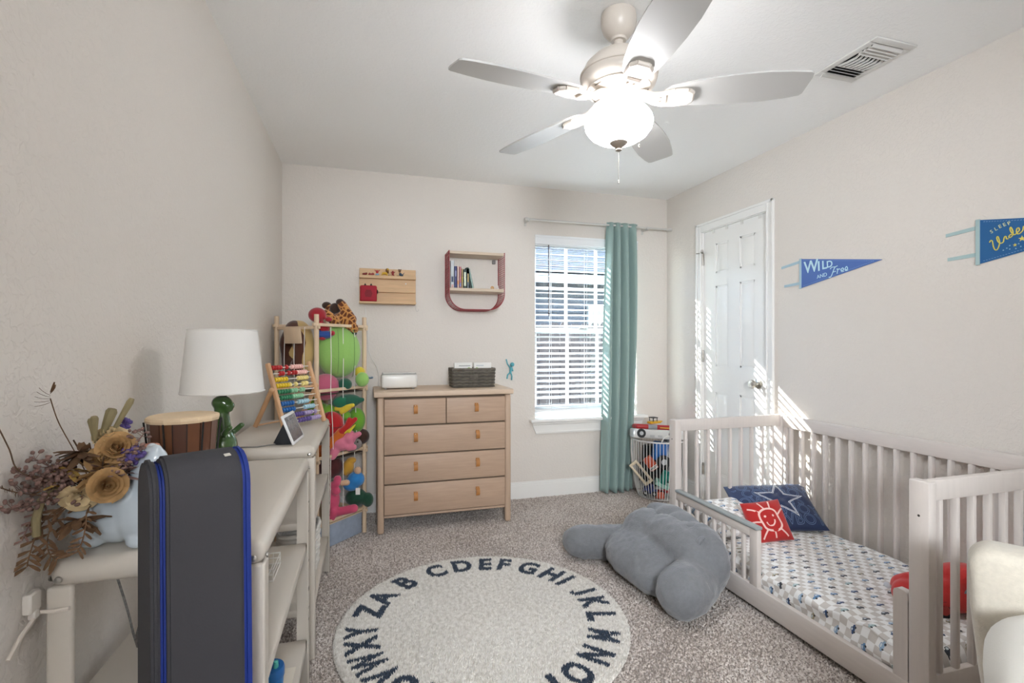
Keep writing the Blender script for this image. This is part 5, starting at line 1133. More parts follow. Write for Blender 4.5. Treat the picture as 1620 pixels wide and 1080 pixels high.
fig('yellow lion figurine with a brown mane', .115, [('e', (0, 0, .018), (.020, .008, .009)), ('c', (.016, .004, .016), (.018, .004, .002), .004, .004), ('c', (.014, -.004, .016), (.015, -.005, .002), .004, .004), ('c', (-.016, .003, .014), (-.020, .003, .002), .004, .004), ('c', (-.014, -.004, .014), (-.018, -.005, .002), .004, .004), ('e', (.022, -.004, .046), (.008, .008, .008))], C('lion', '#d0a62e'), [([('e', (.018, .002, .040), (.012, .009, .015)), ('e', (.024, .004, .028), (.007, .007, .010))], C('mane', '#6f4a24'), 'mane')])
fig('red and tan figurine with raised arms beside the lion', .172, [('e', (0, 0, .030), (.008, .008, .008)), ('e', (0, 0, .016), (.008, .007, .010)), ('c', (0, 0, .02), (.016, -.002, .03), .0028, .0025), ('c', (0, 0, .02), (-.014, -.002, .026), .0028, .0025), ('c', (-.003, 0, .01), (-.006, 0, .001), .004, .004), ('c', (.004, 0, .01), (.008, 0, .001), .004, .004)], C('dark red', '#8d2e2e'), [([('c', (-.02, -.003, .012), (-.004, -.004, .003), .003, .003), ('e', (-.026, 0, .006), (.010, .006, .006))], C('tan', '#b99f78'), 'base')])
fig('small dog figurine with brown head and blue body at the right', .226, [('e', (0, 0, .014), (.010, .008, .012)), ('e', (.010, 0, .008), (.010, .008, .008)), ('c', (.016, 0, .012), (.026, 0, .026), .003, .002)], C('navy', '#2b3f55'), [([('e', (-.006, -.002, .038), (.009, .008, .010)), ('e', (-.010, -.002, .047), (.008, .007, .004)), ('e', (.003, -.002, .047), (.003, .003, .006))], C('dog brown', '#6d5038'), 'head'), ([('e', (-.018, 0, .010), (.010, .007, .010))], C('beige', '#cbb08a'), 'base')])
hk2 = thing('wire_hook', 'thin bent wire hook below the right end of the pine shelf', 'wall hook', (.345, B_, 1.46))
MB().tube([(.338, B_ - .004, 1.487), (.338, B_ - .006, 1.455), (.345, B_ - .012, 1.440), (.356, B_ - .016, 1.446), (.358, B_ - .016, 1.458)], .0012, 6).build('wire', mat('thin steel wire', '#b9b6b1', .3, metal=.8), hk2, True)
# ================================================================== red wire wall shelf
rs = thing('red_wire_shelf', 'red wire mesh wall shelf with two pale boards holding books', 'wall shelf', (.76, B_, 1.45))
RWm = mat('brick red wire', '#93282f', .4); PB_ = mat('pale ash board', '#cdbba6', .5, var=.05, vscale=6, stretch=(1.5, 8, 8))
sx0, sx1, yf, yb = .556, .965, B_ - .185, B_ - .004; ztp, zsh, zbt = 1.872, 1.606, 1.452
MB().box(sx0 + .004, sx1 - .004, yf + .002, yb, ztp - .022, ztp - .002, .002, 1).build('top_board', PB_, rs, True)
MB().box(sx0 + .004, sx1 - .004, yf + .002, yb, zsh - .022, zsh, .002, 1).build('shelf_board', PB_, rs, True)
# U-shaped outline: down the left side, round the bottom, up the right side
out = [(sx0, ztp)]; r = .118
out += [(sx0, zbt + r + (ztp - zbt - r) * (1 - i / 12)) for i in range(1, 12)]
for i in range(13): a = PI + PI / 2 * i / 12; out.append((sx0 + r + r * math.cos(a), zbt + r + r * math.sin(a)))
for i in range(1, 5): out.append((sx0 + r + (sx1 - sx0 - 2 * r) * i / 5, zbt))
for i in range(13): a = -PI / 2 + PI / 2 * i / 12; out.append((sx1 - r + r * math.cos(a), zbt + r + r * math.sin(a)))
out += [(sx1, zbt + r + (ztp - zbt - r) * i / 12) for i in range(1, 13)]
mb = MB()
for k in range(7):
    y = yf + (yb - yf) * k / 6; rr = .0032 if k in (0, 6) else .0017
    mb.tube([(x, y, z) for x, z in out], rr, 6)
L_len = [0]
for i in range(1, len(out)): L_len.append(L_len[-1] + math.hypot(out[i][0] - out[i - 1][0], out[i][1] - out[i - 1][1]))
s = 0
while s <= L_len[-1]:
    i = max(k for k in range(len(out)) if L_len[k] <= s + 1e-9); i = min(i, len(out) - 2); f = (s - L_len[i]) / (L_len[i + 1] - L_len[i]); x = out[i][0] + f * (out[i + 1][0] - out[i][0]); z = out[i][1] + f * (out[i + 1][1] - out[i][1])
    mb.cyl((x, yf, z), (x, yb, z), .0017, 6); s += .0155
o = mb.build('wire_grid', RWm, rs, True); o['kind'] = 'stuff'
MB().box(.915, .94, B_ - .02, B_ - .003, 1.815, 1.845, .002, 1).build('wall_bracket', mat('grey bracket', '#7d7b7a', .4, metal=.5), rs, True)
bks = [(0.0260, 0.1989, .13, '#c9d0d4', 'white and grey book with pink foot, tallest at the left', 0, [('#d7a9a4', .0, .13), ('#3f4a66', .2, .42)]), (0.0189, 0.1582, .12, '#3a3f74', 'dark indigo book in the wire shelf', 0, [('#8f93b8', .5, .8)]), (0.0153, 0.1605, .12, '#d9b9b2', 'pale pink book with orange spots in the wire shelf', 0, [('#e09a6a', .15, .35)]), (0.0142, 0.1559, .12, '#c97f86', 'rose coloured book in the wire shelf', 0, [('#8b9bd0', .05, .25)]), (0.0118, 0.1424, .12, '#c3a97d', 'thin tan book in the wire shelf', 0, [('#d8c46a', .3, .6)]), (0.0260, 0.1379, .13, '#243a35', 'black green book with pale title in the wire shelf', 0, [('#d9e6cf', .1, .85)]), (0.0165, 0.1446, .12, '#6e7a83', 'blue grey book in the wire shelf', 0, [('#cbb278', .3, .75)]), (0.0165, 0.1537, .13, '#27413a', 'leaning dark green book at the end of the row', -10, []), (0.0118, 0.1492, .13, '#9dbcb4', 'leaning pale mint book at the end of the row', -12, [])]
x = sx0 + .016
for (w, h, d, c, lb, ang, bands) in bks:
    t = thing('book', lb, 'book', (x, yf + .035, zsh + .0005), rot=(0, R_(ang), 0), group='books in the wire shelf')
    BC = mat('book ' + c, c, .5); MB().box(0, .002, 0, d, 0, h).box(w - .002, w, 0, d, 0, h).box(0, w, 0, .002, 0, h).build('cover', BC, t); MB().box(.002, w - .002, .002, d - .003, .002, h - .003).build('pages', mat('book pages', '#e6dfd0', .8), t)
    for (bc, f0, f1) in bands: MB().box(w * .22, w * .78, -.0006, .0006, h * f0 + .004, h * f1).build('spine_print', mat('spine ' + bc, bc, .6, var=.3, vscale=160), t)
    x += w + .0012 + (.004 if ang == 0 and lb.startswith('blue grey') else 0)
tp = thing('wooden_ring_toy', 'tiny orange wooden toy on the wire shelf board', 'toy', (.885, yf + .05, zsh + .0005))
MB().tube([(.010 * math.cos(a), .0, .012 + .010 * math.sin(a)) for a in np.linspace(0, 2 * PI, 12, endpoint=False)], .0035, 6, True).ell((0, -.003, .012), .005, n=8, m=6).build('ring', mat('orange wood', '#cf9a4e', .5), tp)
single('white_trinket', 'tiny white trinket at the right end of the wire shelf', 'trinket', MB().lathe([(0, 0), (.008, 0), (.009, .012), (.004, .018), (.006, .026), (0, .03)], 12, (.925, yf + .045, zsh + .0005)), WHP)
# ================================================================== corner rack for soft toys
RKW = mat('pale pine dowel', '#d9c0a2', .5, var=.05, vscale=6, stretch=(6, 6, 1))
rk = thing('soft_toy_rack', 'square pine corner rack with elastic cords full of soft toys', 'toy rack', (-.275, 3.28, 0))
PO = [(-.533, 3.275), (-.282, 3.012), (-.022, 3.285), (-.273, 3.548)]
for (x, y) in PO: MB().cyl((x, y, 0), (x, y, 1.372), .0135, 14).build('post', RKW, rk, True)
RZ = (1.305, .922, .532, .150)
for i in range(4):
    a, b = Vector(PO[i] + (0,)), Vector(PO[(i + 1) % 4] + (0,)); d = (b - a).normalized(); nrm = Vector((d.y, -d.x, 0)); ang = math.atan2(d.y, d.x)
    for z in RZ:
        m = (a + b) / 2; MB().obox((m.x, m.y, z + (.008 if i % 2 else -.008)), ((a - b).length + .05, .016, .018), (0, 0, ang), .003).build('rail', RKW, rk, True)
    if i in (0, 1):
        for k in range(3):
            f = (k + 1) / 4; p = a.lerp(b, f) + nrm * .010
            for (z0, z1, w) in ((1.30, .925, 0), (.92, .535, .02), (.53, .155, -.012)):
                q = p + d * w * (1 if k != 1 else 0); MB().tube([(p.x, p.y, z0), ((p.x + q.x) / 2 + nrm.x * .004, (p.y + q.y) / 2 + nrm.y * .004, (z0 + z1) / 2), (q.x, q.y, z1)], .0022, 6).build('elastic_cord', mat('white elastic', '#e7e3dd', .7), rk, True)
        m = (a + b) / 2 - nrm * .012; MB().obox((m.x, m.y, .067), ((a - b).length - .03, .008, .132), (0, 0, ang), .002).build('base_panel', mat('blue grey felt', '#9aa6b8', .9, bump=.3, bscale=120, var=.08, vscale=30), rk, True)
MB().obox((-.275, 3.28, .138), (.355, .355, .008), (0, 0, R_(45.5))).build('base_board', RKW, rk, True)
MB().obox((-.275, 3.28, .515), (.35, .35, .006), (0, 0, R_(45.5))).build('net_shelf', mat('dark net shelf', '#4a4038', .9), rk, True); MB().obox((-.275, 3.28, .905), (.35, .35, .006), (0, 0, R_(45.5))).build('net_shelf', MATS['dark net shelf'], rk, True)
hp = thing('hanging_wood_panel', 'small plain pine panel hanging on the left side of the toy rack', 'panel', (-.41, 3.125, 1.25))
MB().obox((-.424, 3.128, 1.252), (.145, .012, .095), (R_(6), 0, R_(-46)), .002).build('panel', RKW, hp, True)
PL = lambda n, c, **k: mat('plush ' + n, c, .9, sheen=.35, bump=.35, bscale=90, **k)
def plush(nm, label, base, parts, m, extra=(), vox=.006, cat='plush toy'):
    t = thing(nm, label, cat, base, group='soft toys in the corner rack'); blob('body', parts, m, t, vox, 4, world=True)
    for (p, mm, n2) in extra: blob(n2, p, mm, t, min(vox, .005), 3, world=True)
    return t
LG = PL('light green', '#93c267'); 
g1 = plush('plush_ball', 'huge light green segmented plush ball filling the upper rack', (-0.178, 3.252, 1.000), [('e', (-0.178, 3.252, 1.155), (.135, .125, .165)), ('e', (-0.224, 3.213, 1.171), (.085, .085, .14))], LG, vox=.009)
for (dx, w) in ((-.01, .125), (.05, .118)):
    cc = Vector((-0.178, 3.252, 1.155)); P = []
    for k in range(15):
        a = -1.35 + 2.7 * k / 14; P.append((cc.x + dx * 1.0 + .02 * math.cos(a) + (.03 if dx > 0 else 0), cc.y - (w + .005) * math.cos(a) * (.98 if dx < 0 else .86), cc.z + .160 * math.sin(a)))
    MB().tube(P, .0018, 6).build('seam', PL('seam', '#6f9a52'), g1, True)
plush('plush_bead_ball', 'small light green plush ball at the right side of the rack', (-0.034, 3.189, 0.955), [('e', (-0.034, 3.189, 0.982), (.042, .042, .046))], LG)
plush('plush_bead_ball', 'small yellow plush ball behind the light green one', (-0.050, 3.266, 0.997), [('e', (-0.050, 3.266, 1.025), (.034, .034, .034))], PL('yellow', '#d8c13c'))
dn = thing('plush_doughnut', 'tan plush doughnut with brown icing leaning in the rack', 'plush toy', (-0.425, 3.324, 1.020), group='soft toys in the corner rack')
c0 = Vector((-0.416, 3.311, 1.170)); rot = Euler((R_(90), 0, R_(-62))).to_matrix()
for nm, rr, off, m in (('dough', .052, .0, PL('tan', '#d3b477')), ('icing', .046, -.022, PL('brown', '#5a3220'))):
    ring = [tuple(c0 + rot @ Vector((.112 * math.cos(a), .112 * math.sin(a) * 1.15, off * -1))) for a in np.linspace(0, 2 * PI, 28, endpoint=False)]
    MB().tube(ring, [rr * (1 + (.10 * math.sin(5 * a) if nm == 'icing' else 0)) for a in np.linspace(0, 2 * PI, 28, endpoint=False)], 14, True).build(nm, m, dn, True, smooth=80)
plush('plush_doll', 'small red and blue plush doll on top of the rack', (-0.268, 3.132, 1.236), [('e', (-0.289, 3.138, 1.375), (.052, .05, .045)), ('e', (-0.257, 3.129, 1.296), (.04, .035, .035)), ('e', (-0.224, 3.109, 1.348), (.022, .02, .016))], PL('doll red', '#a3202c'), [([('e', (-0.249, 3.125, 1.258), (.05, .042, .026)), ('e', (-0.278, 3.125, 1.269), (.03, .03, .03))], PL('doll blue', '#2b4f9a'), 'trousers'), ([('e', (-0.259, 3.109, 1.235), (.02, .02, .012)), ('e', (-0.202, 3.102, 1.266), (.016, .018, .016))], PL('doll red', '#a3202c'), 'shoes')])
def spot_mat():
    m = mat('giraffe print', '#6b3514', .9, sheen=.3); t = m.node_tree; b = t.nodes['Principled BSDF']; tc = t.nodes.new('ShaderNodeTexCoord'); v = t.nodes.new('ShaderNodeTexVoronoi'); v.feature = 'DISTANCE_TO_EDGE'; v.inputs['Scale'].default_value = 34
    r = t.nodes.new('ShaderNodeValToRGB'); e = r.color_ramp.elements; e[0].position = .06; e[0].color = lin('#c98f4d'); e[1].position = .16; e[1].color = lin('#643012'); t.links.new(tc.outputs['Object'], v.inputs['Vector']); t.links.new(v.outputs['Distance'], r.inputs[0]); t.links.new(r.outputs[0], b.inputs['Base Color']); return m
plush('plush_giraffe', 'brown spotted plush giraffe lying legs up on top of the rack', (-0.141, 3.262, 1.317), [('e', (-0.141, 3.262, 1.357), (.075, .06, .05)), ('c', (-0.102, 3.229, 1.356), (-0.155, 3.245, 1.447), .035, .028), ('c', (-0.194, 3.204, 1.342), (-0.245, 3.209, 1.388), .032, .026), ('c', (-0.114, 3.233, 1.328), (-0.083, 3.224, 1.297), .04, .03), ('c', (-0.169, 3.291, 1.362), (-0.242, 3.312, 1.438), .03, .024)], spot_mat(),
  [([('e', (-0.167, 3.248, 1.463), (.026, .026, .022))], PL('hoof brown', '#3d2a1f'), 'hoof'), ([('e', (-0.250, 3.314, 1.446), (.03, .026, .024))], PL('hoof brown', '#3d2a1f'), 'hoof'), ([('e', (-0.198, 3.279, 1.425), (.034, .032, .036))], PL('hoof brown', '#3d2a1f'), 'muzzle'), ([('e', (-0.260, 3.213, 1.392), (.022, .022, .02))], PL('hoof brown', '#3d2a1f'), 'hoof'), ([('e', (-0.083, 3.224, 1.273), (.018, .018, .02))], PL('tail black', '#15130f'), 'tail_tuft')])
plush('plush_ball', 'rose pink round plush behind the front post', (-0.247, 3.189, 0.871), [('e', (-0.247, 3.189, 0.940), (.082, .08, .082))], PL('rose', '#c2607c'))
DGN = PL('dark green', '#1d5a45')
plush('plush_crocodile', 'dark green ridged plush reptile across the middle rail', (-0.127, 3.195, 0.789), [('e', (-0.127, 3.185, 0.848), (.09, .05, .045), (0, R_(-8), R_(-16))), ('e', (-0.138, 3.198, 0.952), (.045, .045, .04)), ('c', (-0.082, 3.171, 0.852), (-0.030, 3.156, 0.860), .03, .012)], DGN, [([('e', (-0.155, 3.151, 0.849), (.05, .02, .035))], PL('ridged green', '#17694c'), 'ridges')])
plush('plush_frog', 'lime green plush toy behind the red ball', (-0.273, 3.280, 0.704), [('e', (-0.278, 3.250, 0.779), (.06, .06, .06)), ('e', (-0.217, 3.221, 0.789), (.05, .05, .045)), ('e', (-0.322, 3.294, 0.823), (.06, .05, .05))], PL('lime', '#7fb534'))
plush('plush_turtle', 'bright green plush toy at the right of the middle shelf', (-0.073, 3.242, 0.661), [('e', (-0.069, 3.251, 0.723), (.055, .055, .078)), ('e', (-0.130, 3.175, 0.764), (.03, .03, .032))], PL('grass green', '#6aa32c'))
plush('plush_triangle', 'yellow flat plush piece under the ridged green reptile', (-0.144, 3.148, 0.776), [('c', (-0.181, 3.169, 0.809), (-0.088, 3.132, 0.830), .018, .014), ('c', (-0.151, 3.150, 0.788), (-0.110, 3.138, 0.811), .016, .012)], PL('lemon', '#d9c036'))
rb2 = plush('plush_ball', 'red plush ball with dark seam lines', (-0.216, 3.159, 0.644), [('e', (-0.213, 3.158, 0.713), (.076, .07, .082))], PL('scarlet', '#b0161c'))
cc = Vector((-0.213, 3.158, 0.713))
for (fx_, fz) in ((.15, 1), (-.45, 1), (1, -.1)):
    P = []
    for k in range(13):
        a = -1.3 + 2.6 * k / 12
        if fz == 1: P.append((cc.x + fx_ * .07 * math.cos(a), cc.y - .072 * math.cos(a) * math.sqrt(1 - fx_ * fx_ * .8), cc.z + .083 * math.sin(a)))
        else: P.append((cc.x + .077 * math.sin(a), cc.y - .071 * math.cos(a), cc.z - .008))
    MB().tube(P, .0016, 6).build('seam', PL('dark seam', '#4a0d10'), rb2, True)
plush('plush_dragon', 'orange plush dragon with red and yellow flame tail', (-0.189, 3.119, 0.555), [('c', (-0.240, 3.134, 0.566), (-0.152, 3.098, 0.674), .034, .03), ('c', (-0.273, 3.196, 0.544), (-0.290, 3.222, 0.462), .045, .05)], PL('orange', '#cf6a1e'), [([('c', (-0.148, 3.087, 0.683), (-0.072, 3.064, 0.755), .022, .014), ('c', (-0.119, 3.078, 0.709), (-0.105, 3.074, 0.751), .018, .016)], PL('flame red', '#b8201c'), 'flame'), ([('c', (-0.108, 3.070, 0.684), (-0.072, 3.059, 0.722), .012, .005), ('c', (-0.130, 3.076, 0.677), (-0.119, 3.073, 0.699), .009, .004)], PL('flame yellow', '#dcc632'), 'flame_edge')])
plush('plush_pig', 'pink plush pig lying on the lower rail', (-0.135, 3.114, 0.526), [('e', (-0.149, 3.118, 0.610), (.055, .05, .05)), ('e', (-0.106, 3.105, 0.640), (.04, .04, .045)), ('c', (-0.080, 3.087, 0.649), (-0.051, 3.079, 0.664), .020, .016), ('c', (-0.188, 3.109, 0.568), (-0.202, 3.102, 0.533), .03, .022), ('c', (-0.109, 3.085, 0.583), (-0.080, 3.077, 0.587), .02, .018)], PL('pig pink', '#d5778f'))
plush('plush_mouse', 'small grey plush head with a dark eye beside the pig', (-0.067, 3.167, 0.549), [('e', (-0.067, 3.157, 0.590), (.032, .032, .034)), ('e', (-0.097, 3.165, 0.555), (.03, .02, .016))], PL('grey', '#7c7470'), [([('e', (-0.059, 3.121, 0.608), (.007, .006, .008))], PL('eye black', '#111111'), 'eye')])
plush('plush_bear', 'dark brown plush bear back at the right of the lower shelf', (-0.035, 3.272, 0.553), [('e', (-0.039, 3.273, 0.614), (.05, .05, .05))], PL('dark brown', '#3c241b'))
plush('plush_monster', 'maroon shaggy plush toy on the lower shelf', (-0.220, 3.212, 0.362), [('e', (-0.219, 3.201, 0.450), (.075, .07, .075)), ('e', (-0.292, 3.285, 0.447), (.06, .06, .06))], PL('maroon', '#4a1718'))
plush('rag_doll', 'rag doll with yellow yarn hair and blue shirt on the lower shelf', (-0.082, 3.150, 0.252), [('e', (-0.070, 3.147, 0.376), (.052, .05, .048)), ('e', (-0.096, 3.144, 0.348), (.05, .04, .04))], PL('shirt blue', '#2477b8'), [([('e', (-0.115, 3.171, 0.450), (.034, .036, .045)), ('e', (-0.129, 3.154, 0.428), (.018, .02, .028)), ('e', (-0.097, 3.176, 0.487), (.03, .03, .02))], PL('yarn', '#b98a2c'), 'hair'), ([('c', (-0.120, 3.110, 0.370), (-0.149, 3.108, 0.369), .018, .016)], PL('skin tan', '#c6a184'), 'arm'), ([('e', (-0.059, 3.133, 0.432), (.022, .022, .024))], PL('skin tan', '#c6a184'), 'hand')])
plush('plush_flamingo', 'bright pink shaggy plush with paws at the bottom of the rack', (-0.189, 3.130, 0.154), [('e', (-0.215, 3.137, 0.268), (.055, .05, .075)), ('c', (-0.218, 3.128, 0.188), (-0.080, 3.087, 0.218), .026, .026), ('c', (-0.218, 3.128, 0.347), (-0.177, 3.095, 0.375), .024, .022), ('e', (-0.180, 3.096, 0.326), (.026, .024, .024)), ('e', (-0.174, 3.105, 0.395), (.024, .022, .024)), ('c', (-0.195, 3.100, 0.202), (-0.209, 3.104, 0.165), .026, .022)], PL('hot pink', '#c4486a'), [([('e', (-0.224, 3.109, 0.345), (.02, .018, .018))], PL('pale pink', '#e6c3c6'), 'snout')])
plush('plush_turtle', 'dark green plush toy with a white tag at the bottom right', (-0.052, 3.173, 0.165), [('e', (-0.071, 3.189, 0.255), (.065, .05, .055)), ('e', (0.000, 3.179, 0.236), (.035, .035, .045))], PL('bottle green', '#123f2b'))
single('care_tag', 'white fabric care tag hanging on the dark green plush', 'tag', MB().obox((-0.058, 3.097, 0.316), (.026, .002, .040), (0, 0, R_(-16)), 0), mat('white tag', '#e0ded8', .8))
# ================================================================== white wire basket of toys
wbk = thing('wire_toy_basket', 'round white wire basket of toys in the corner beside the curtain', 'basket', (2.220, 3.422, 0))
WW = mat('white coated wire', '#e9e8e5', .35)
bx, by_ = 2.220, 3.422
def brad(z): return .150 + .062 * min(1, (z / .30)) ** .55 + .004 * z
MB().tube([(brad(.455) * math.cos(a), brad(.455) * math.sin(a), .455) for a in np.linspace(0, 2 * PI, 48, endpoint=False)], .006, 8, True).build('rim', WW, wbk)
for z in (.004,): MB().tube([(brad(z) * math.cos(a) , brad(z) * math.sin(a), z + .003) for a in np.linspace(0, 2 * PI, 48, endpoint=False)], .0035, 6, True).build('hoop', WW, wbk)
for i in range(54):
    a = 2 * PI * i / 54; MB().tube([((brad(z) + .001) * math.cos(a), (brad(z) + .001) * math.sin(a), z) for z in (.455, .34, .24, .15, .07, .02, .006)], .0026, 6).build('wire_bar', WW, wbk)
MB().lathe([(0, .002), (.148, .002), (.148, .005), (0, .005)], 40).build('base', WW, wbk)
for s in (-1, 1):
    a0 = R_(258 if s < 0 else 78); MB().tube([(brad(.455) * math.cos(a0 + t) * 1.0, brad(.455) * math.sin(a0 + t) * 1.0, .455 + .055 * math.sqrt(max(0, 1 - (t / .26) ** 2))) for t in np.linspace(-.26, .26, 13)], .0045, 8).build('handle', WW, wbk)
TY = lambda n, c, r=.35: mat('toy plastic ' + n, c, r)
def wheel(t, c, r, w, axis, nm='wheel', hubc='#b9bcc0'):
    p = MB().lathe([(r * .45, -w / 2), (r * .92, -w / 2), (r, -w / 3), (r, w / 3), (r * .92, w / 2), (r * .45, w / 2)], 22, c, axis, cap=True).build(nm, TY('tyre', '#202225', .6), t)
    MB().lathe([(0, -w * .54), (r * .45, -w * .52), (r * .5, -w * .3), (r * .5, w * .3), (r * .45, w * .52), (0, w * .54)], 16, c, axis).build('hub', TY('hub ' + hubc, hubc, .3), p)
ft = thing('toy_fire_truck', 'large white and red toy vehicle lying across the top of the wire basket', 'toy vehicle', (2.165, 3.375, .462), rot=Euler((R_(-8), R_(3), R_(-16)), 'XYZ'))
MB().box(-.19, .20, -.075, .075, .0, .072, .014, 3).build('chassis', TY('white', '#dcdcdc'), ft)
mb = MB().box(-.175, .185, -.07, .07, .07, .108, .016, 3); mb.build('cab', TY('red', '#a8262a'), ft)
MB().box(-.08, -.01, -.0715, .0715, .072, .106, .004).build('ladder_bay', TY('grey', '#8b8f93'), ft)
MB().box(.01, .17, -.071, -.066, .082, .09, .001).build('stripe', TY('yellow', '#d9b23a'), ft)
for x in (-.135, .11):
    for y in (-.072, .072): wheel(ft, (x, y, .038), .034, .022, 'Y')
for x in (-.05, .01): MB().box(x - .018, x + .018, -.078, -.074, .012, .03, .002).build('bumper_plate', TY('pale grey', '#c3c4c6'), ft)
ex = thing('toy_excavator', 'small yellow toy excavator with black cage on the toys', 'toy vehicle', (2.175, 3.42, .575), rz=R_(10))
MB().box(-.05, .06, -.025, .025, .0, .018, .006, 2).box(.03, .085, -.012, .012, .006, .016, .004, 1).build('body', TY('cat yellow', '#d9a927'), ex)
for x in (-.025, .015):
    for y in (-.02, .02): MB().cyl((x, y, .016), (x, y, .045), .003, 6).build('cage_post', TY('black', '#1a1a1a'), ex)
MB().box(-.032, .022, -.026, .026, .043, .05, .003).build('cage_roof', MATS['toy plastic black'], ex)
tr_ = thing('toy_tractor', 'blue and white toy tractor behind the wires', 'toy vehicle', (2.19, 3.335, .30), rot=Euler((0, R_(8), R_(-16)), 'XYZ'))
MB().box(-.075, .03, -.035, .045, 0, .14, .012, 2).build('hood', TY('blue', '#2766b0'), tr_); MB().box(.03, .09, -.04, .045, .03, .14, .010, 2).build('cab', MATS['toy plastic white'], tr_); MB().box(.036, .084, -.0415, -.038, .08, .128, .004).build('window', MATS['toy plastic black'], tr_)
wheel(tr_, (.0, -.052, .0), .05, .03, 'Y'); wheel(tr_, (.095, -.05, .04), .035, .024, 'Y')
tb = thing('toy_tool_box', 'cream toy tool caddy with a long slot tilted in the basket', 'toy', (2.085, 3.335, .13), rot=Euler((0, R_(-40), R_(-30)), 'XYZ'))
mb = MB()
for q in ((-.02, .02, 0, .2),): pass
mb.box(-.036, -.018, -.012, .012, 0, .2, .006, 2).box(.018, .036, -.012, .012, 0, .2, .006, 2).box(-.03, .03, -.012, .012, 0, .022, .006, 2).box(-.03, .03, -.012, .012, .178, .2, .006, 2); mb.build('handle_frame', TY('cream', '#d5c6ad'), tb)
ob = thing('toy_block', 'coral orange toy block leaning in the basket', 'toy', (2.135, 3.335, .235), rot=Euler((0, R_(-38), R_(-30)), 'XYZ')); MB().box(-.035, .035, -.02, .03, 0, .11, .01, 2).build('block', TY('coral', '#cd5b3f'), ob); MB().box(-.03, .03, -.0215, -.019, .006, .032, .001).build('sticker', TY('sticker white', '#e5e2dc'), ob); 
for k in range(5): MB().box(-.024 + k * .011, -.019 + k * .011, -.0225, -.0205, .011, .027).build('sticker_mark', MATS['toy plastic black'], ob)
tc_ = thing('toy_cup', 'teal plastic toy tube tilted in the basket', 'toy', (2.185, 3.318, .135), rot=Euler((R_(20), R_(25), R_(-20)), 'XYZ')); MB().lathe([(0, 0), (.03, 0), (.042, .085), (.038, .085), (.028, .006), (0, .006)], 24).build('tube', TY('teal', '#2f8d80'), tc_); MB().box(-.05, .06, -.035, .035, -.03, .0, .006, 2).build('plate', TY('mint', '#9fd0c3'), tc_)
wb2 = thing('toy_carton', 'white toy box tilted at the right of the basket', 'toy', (2.275, 3.318, .175), rot=Euler((0, R_(28), R_(-16)), 'XYZ')); MB().box(-.05, .04, -.02, .03, 0, .07, .008, 2).build('body', MATS['toy plastic white'], wb2); MB().box(-.045, .035, -.0215, -.019, .01, .025, .001).build('stripe', TY('pale grey', '#c3c4c6'), wb2)
rc = thing('toy_race_car', 'red toy car at the bottom of the basket', 'toy vehicle', (2.235, 3.335, .045), rz=R_(-20)); MB().box(-.07, .06, -.03, .03, 0, .04, .012, 2).box(-.04, .03, -.026, .026, .035, .065, .012, 2).build('body', TY('red', '#a8262a'), rc)
for x in (-.04, .035): wheel(rc, (x, -.032, .006), .02, .014, 'Y')
oc = thing('toy_orange_cup', 'orange toy block at the very bottom of the basket', 'toy', (2.165, 3.318, .012), rz=R_(-16)); MB().box(-.035, .03, -.02, .03, 0, .05, .008, 2).build('block', TY('coral', '#cd5b3f'), oc)
bc = thing('toy_navy_car', 'navy toy car at the lower left of the basket', 'toy vehicle', (2.115, 3.365, .04), rz=R_(-40)); MB().box(-.06, .05, -.03, .03, 0, .05, .014, 2).box(-.03, .025, -.026, .026, .045, .075, .012, 2).build('body', TY('navy', '#27356e'), bc)
for x in (-.035, .03): wheel(bc, (x, -.032, .008), .02, .014, 'Y')
gr = thing('toy_robot', 'grey and red toy robot part in the middle of the basket', 'toy', (2.19, 3.31, .085), rot=Euler((0, R_(-20), R_(-16)), 'XYZ')); MB().box(-.03, .035, -.015, .03, 0, .045, .006, 2).cyl((-.03, -.01, .02), (-.06, -.01, .035), .012, 12).build('body', TY('grey', '#8b8f93'), gr); MB().box(-.01, .012, -.017, -.013, .02, .034, .002).build('light', TY('red', '#a8262a'), gr)
dk = thing('toy_black_truck', 'black toy truck filling the back of the basket', 'toy vehicle', (2.22, 3.46, .10), rz=R_(15)); MB().box(-.12, .11, -.06, .08, 0, .16, .02, 2).box(-.09, .03, -.05, .07, .15, .30, .02, 2).build('body', TY('dark', '#1d1e22', .5), dk)
for x in (-.08, .07): wheel(dk, (x, -.068, .02), .04, .025, 'Y')
gd = thing('toy_digger', 'grey toy loader sticking out of the basket at the right', 'toy vehicle', (2.31, 3.42, .44), rot=Euler((R_(10), R_(-18), R_(20)), 'XYZ')); MB().box(-.05, .06, -.03, .03, 0, .05, .008, 2).build('body', TY('grey', '#8b8f93'), gd); wheel(gd, (.03, -.036, .01), .024, .016, 'Y', hubc='#3a3d42'); MB().box(-.02, .05, -.025, .025, .05, .075, .006).build('cab', MATS['toy plastic black'], gd)
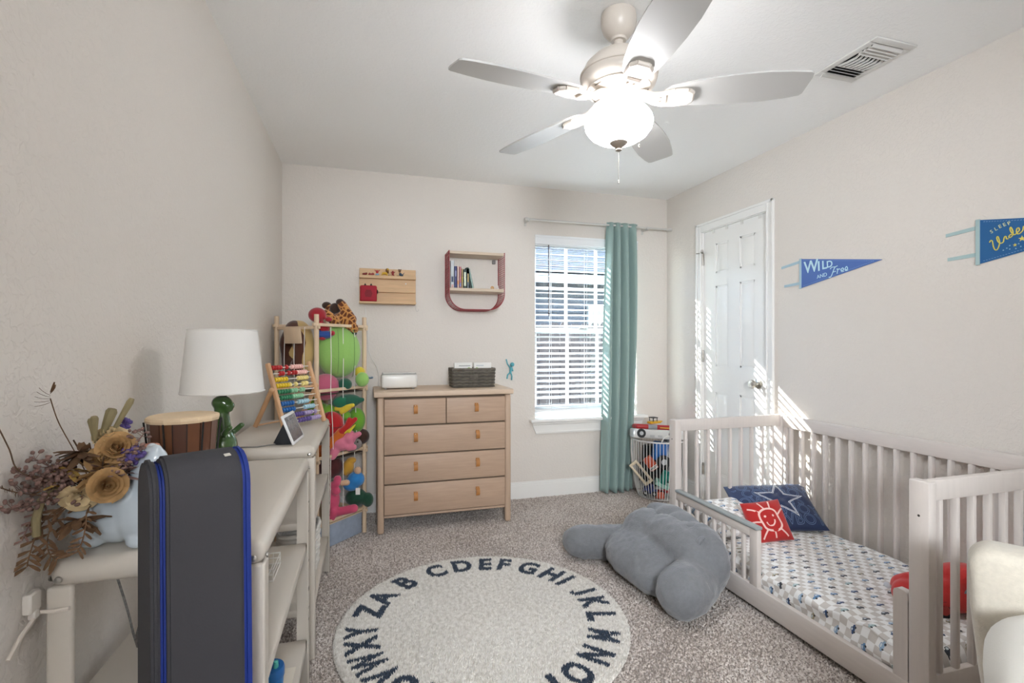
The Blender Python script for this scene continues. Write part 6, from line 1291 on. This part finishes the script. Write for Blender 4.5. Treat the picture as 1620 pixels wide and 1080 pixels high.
# ================================================================== armless upholstered chair at the right edge
ac = thing('upholstered_chair', 'cream upholstered chair at the right edge of the room', 'chair', (1.405, .838, 0), rz=math.atan2(-.863, .506))
LIN = mat('oatmeal linen', '#cfc8ba', .9, sheen=.2, bump=.3, bscale=350, var=.05, vscale=90); LIN2 = mat('pale linen', '#dfdcd3', .9, sheen=.2, bump=.2, bscale=350)
prof = []
for (cx, cz, a0) in ((.575, .655, 0), (.05, .655, 90)):
    for k in range(9): a = R_(a0 + 90 * k / 8); prof.append((cx + .05 * math.cos(a), cz + .05 * math.sin(a)))
prof += [(.004, .56), (.018, .42), (.036, .28), (.05, .17), (.575, .17), (.59, .28), (.606, .42), (.62, .56)]
n = len(prof); bk_ = MB(); rings = []
for (y, ins) in ((.0, .026), (.004, .013), (.012, .004), (.026, 0), (.094, 0), (.108, .004), (.116, .013), (.12, .026)):
    rings.append([(.312 + (x - .312) * (1 - ins / .312), y, .44 + (z - .44) * (1 - ins / .27)) for x, z in prof])
vs = [p for r in rings for p in r]; fs = [(j * n + i, j * n + (i + 1) % n, (j + 1) * n + (i + 1) % n, (j + 1) * n + i) for j in range(7) for i in range(n)] + [tuple(range(n)), tuple(range(7 * n, 8 * n))]
bk_.add(vs, fs).build('backrest', LIN, ac, smooth=70)
MB().box(.07, .55, -.44, .02, .20, .45, .04, 4).build('seat_base', LIN, ac)
vs = []; fs = []; nu, nv = 48, 20
for j in range(nv + 1):
    t = PI * j / nv
    for i in range(nu):
        a = 2 * PI * i / nu; c, s = math.cos(a), math.sin(a); e = .62; se = max(1e-4, math.sin(t)) ** .55; cz = math.copysign(abs(math.cos(t)) ** .75, math.cos(t))
        vs.append((.32 + .295 * se * math.copysign(abs(c) ** e, c), -.225 + .235 * se * math.copysign(abs(s) ** e, s), .535 + .100 * cz))
for j in range(nv):
    for i in range(nu): k = (i + 1) % nu; fs.append((j * nu + i, (j + 1) * nu + i, (j + 1) * nu + k, j * nu + k))
MB().add(vs, fs).build('seat_cushion', LIN2, ac, smooth=80)
for x in (.10, .52):
    for y in (-.40, .05): MB().cyl((x, y, 0), (x, y, .21), .013, 10, .02).build('leg', mat('walnut leg', '#5b4130', .5), ac)
op = thing('outlet_plate', 'white wall outlet plate behind the foot of the bed', 'outlet', (R__, 1.27, .46))
MB().box(R__ - .006, R__ - .0005, 1.235, 1.307, .395, .515, .002, 2).build('plate', WHITE, op, True)
for z in (.48, .43): MB().box(R__ - .0075, R__ - .006, 1.254, 1.288, z - .016, z + .016, .004, 2).build('socket', MATS['socket grey'], op, True)
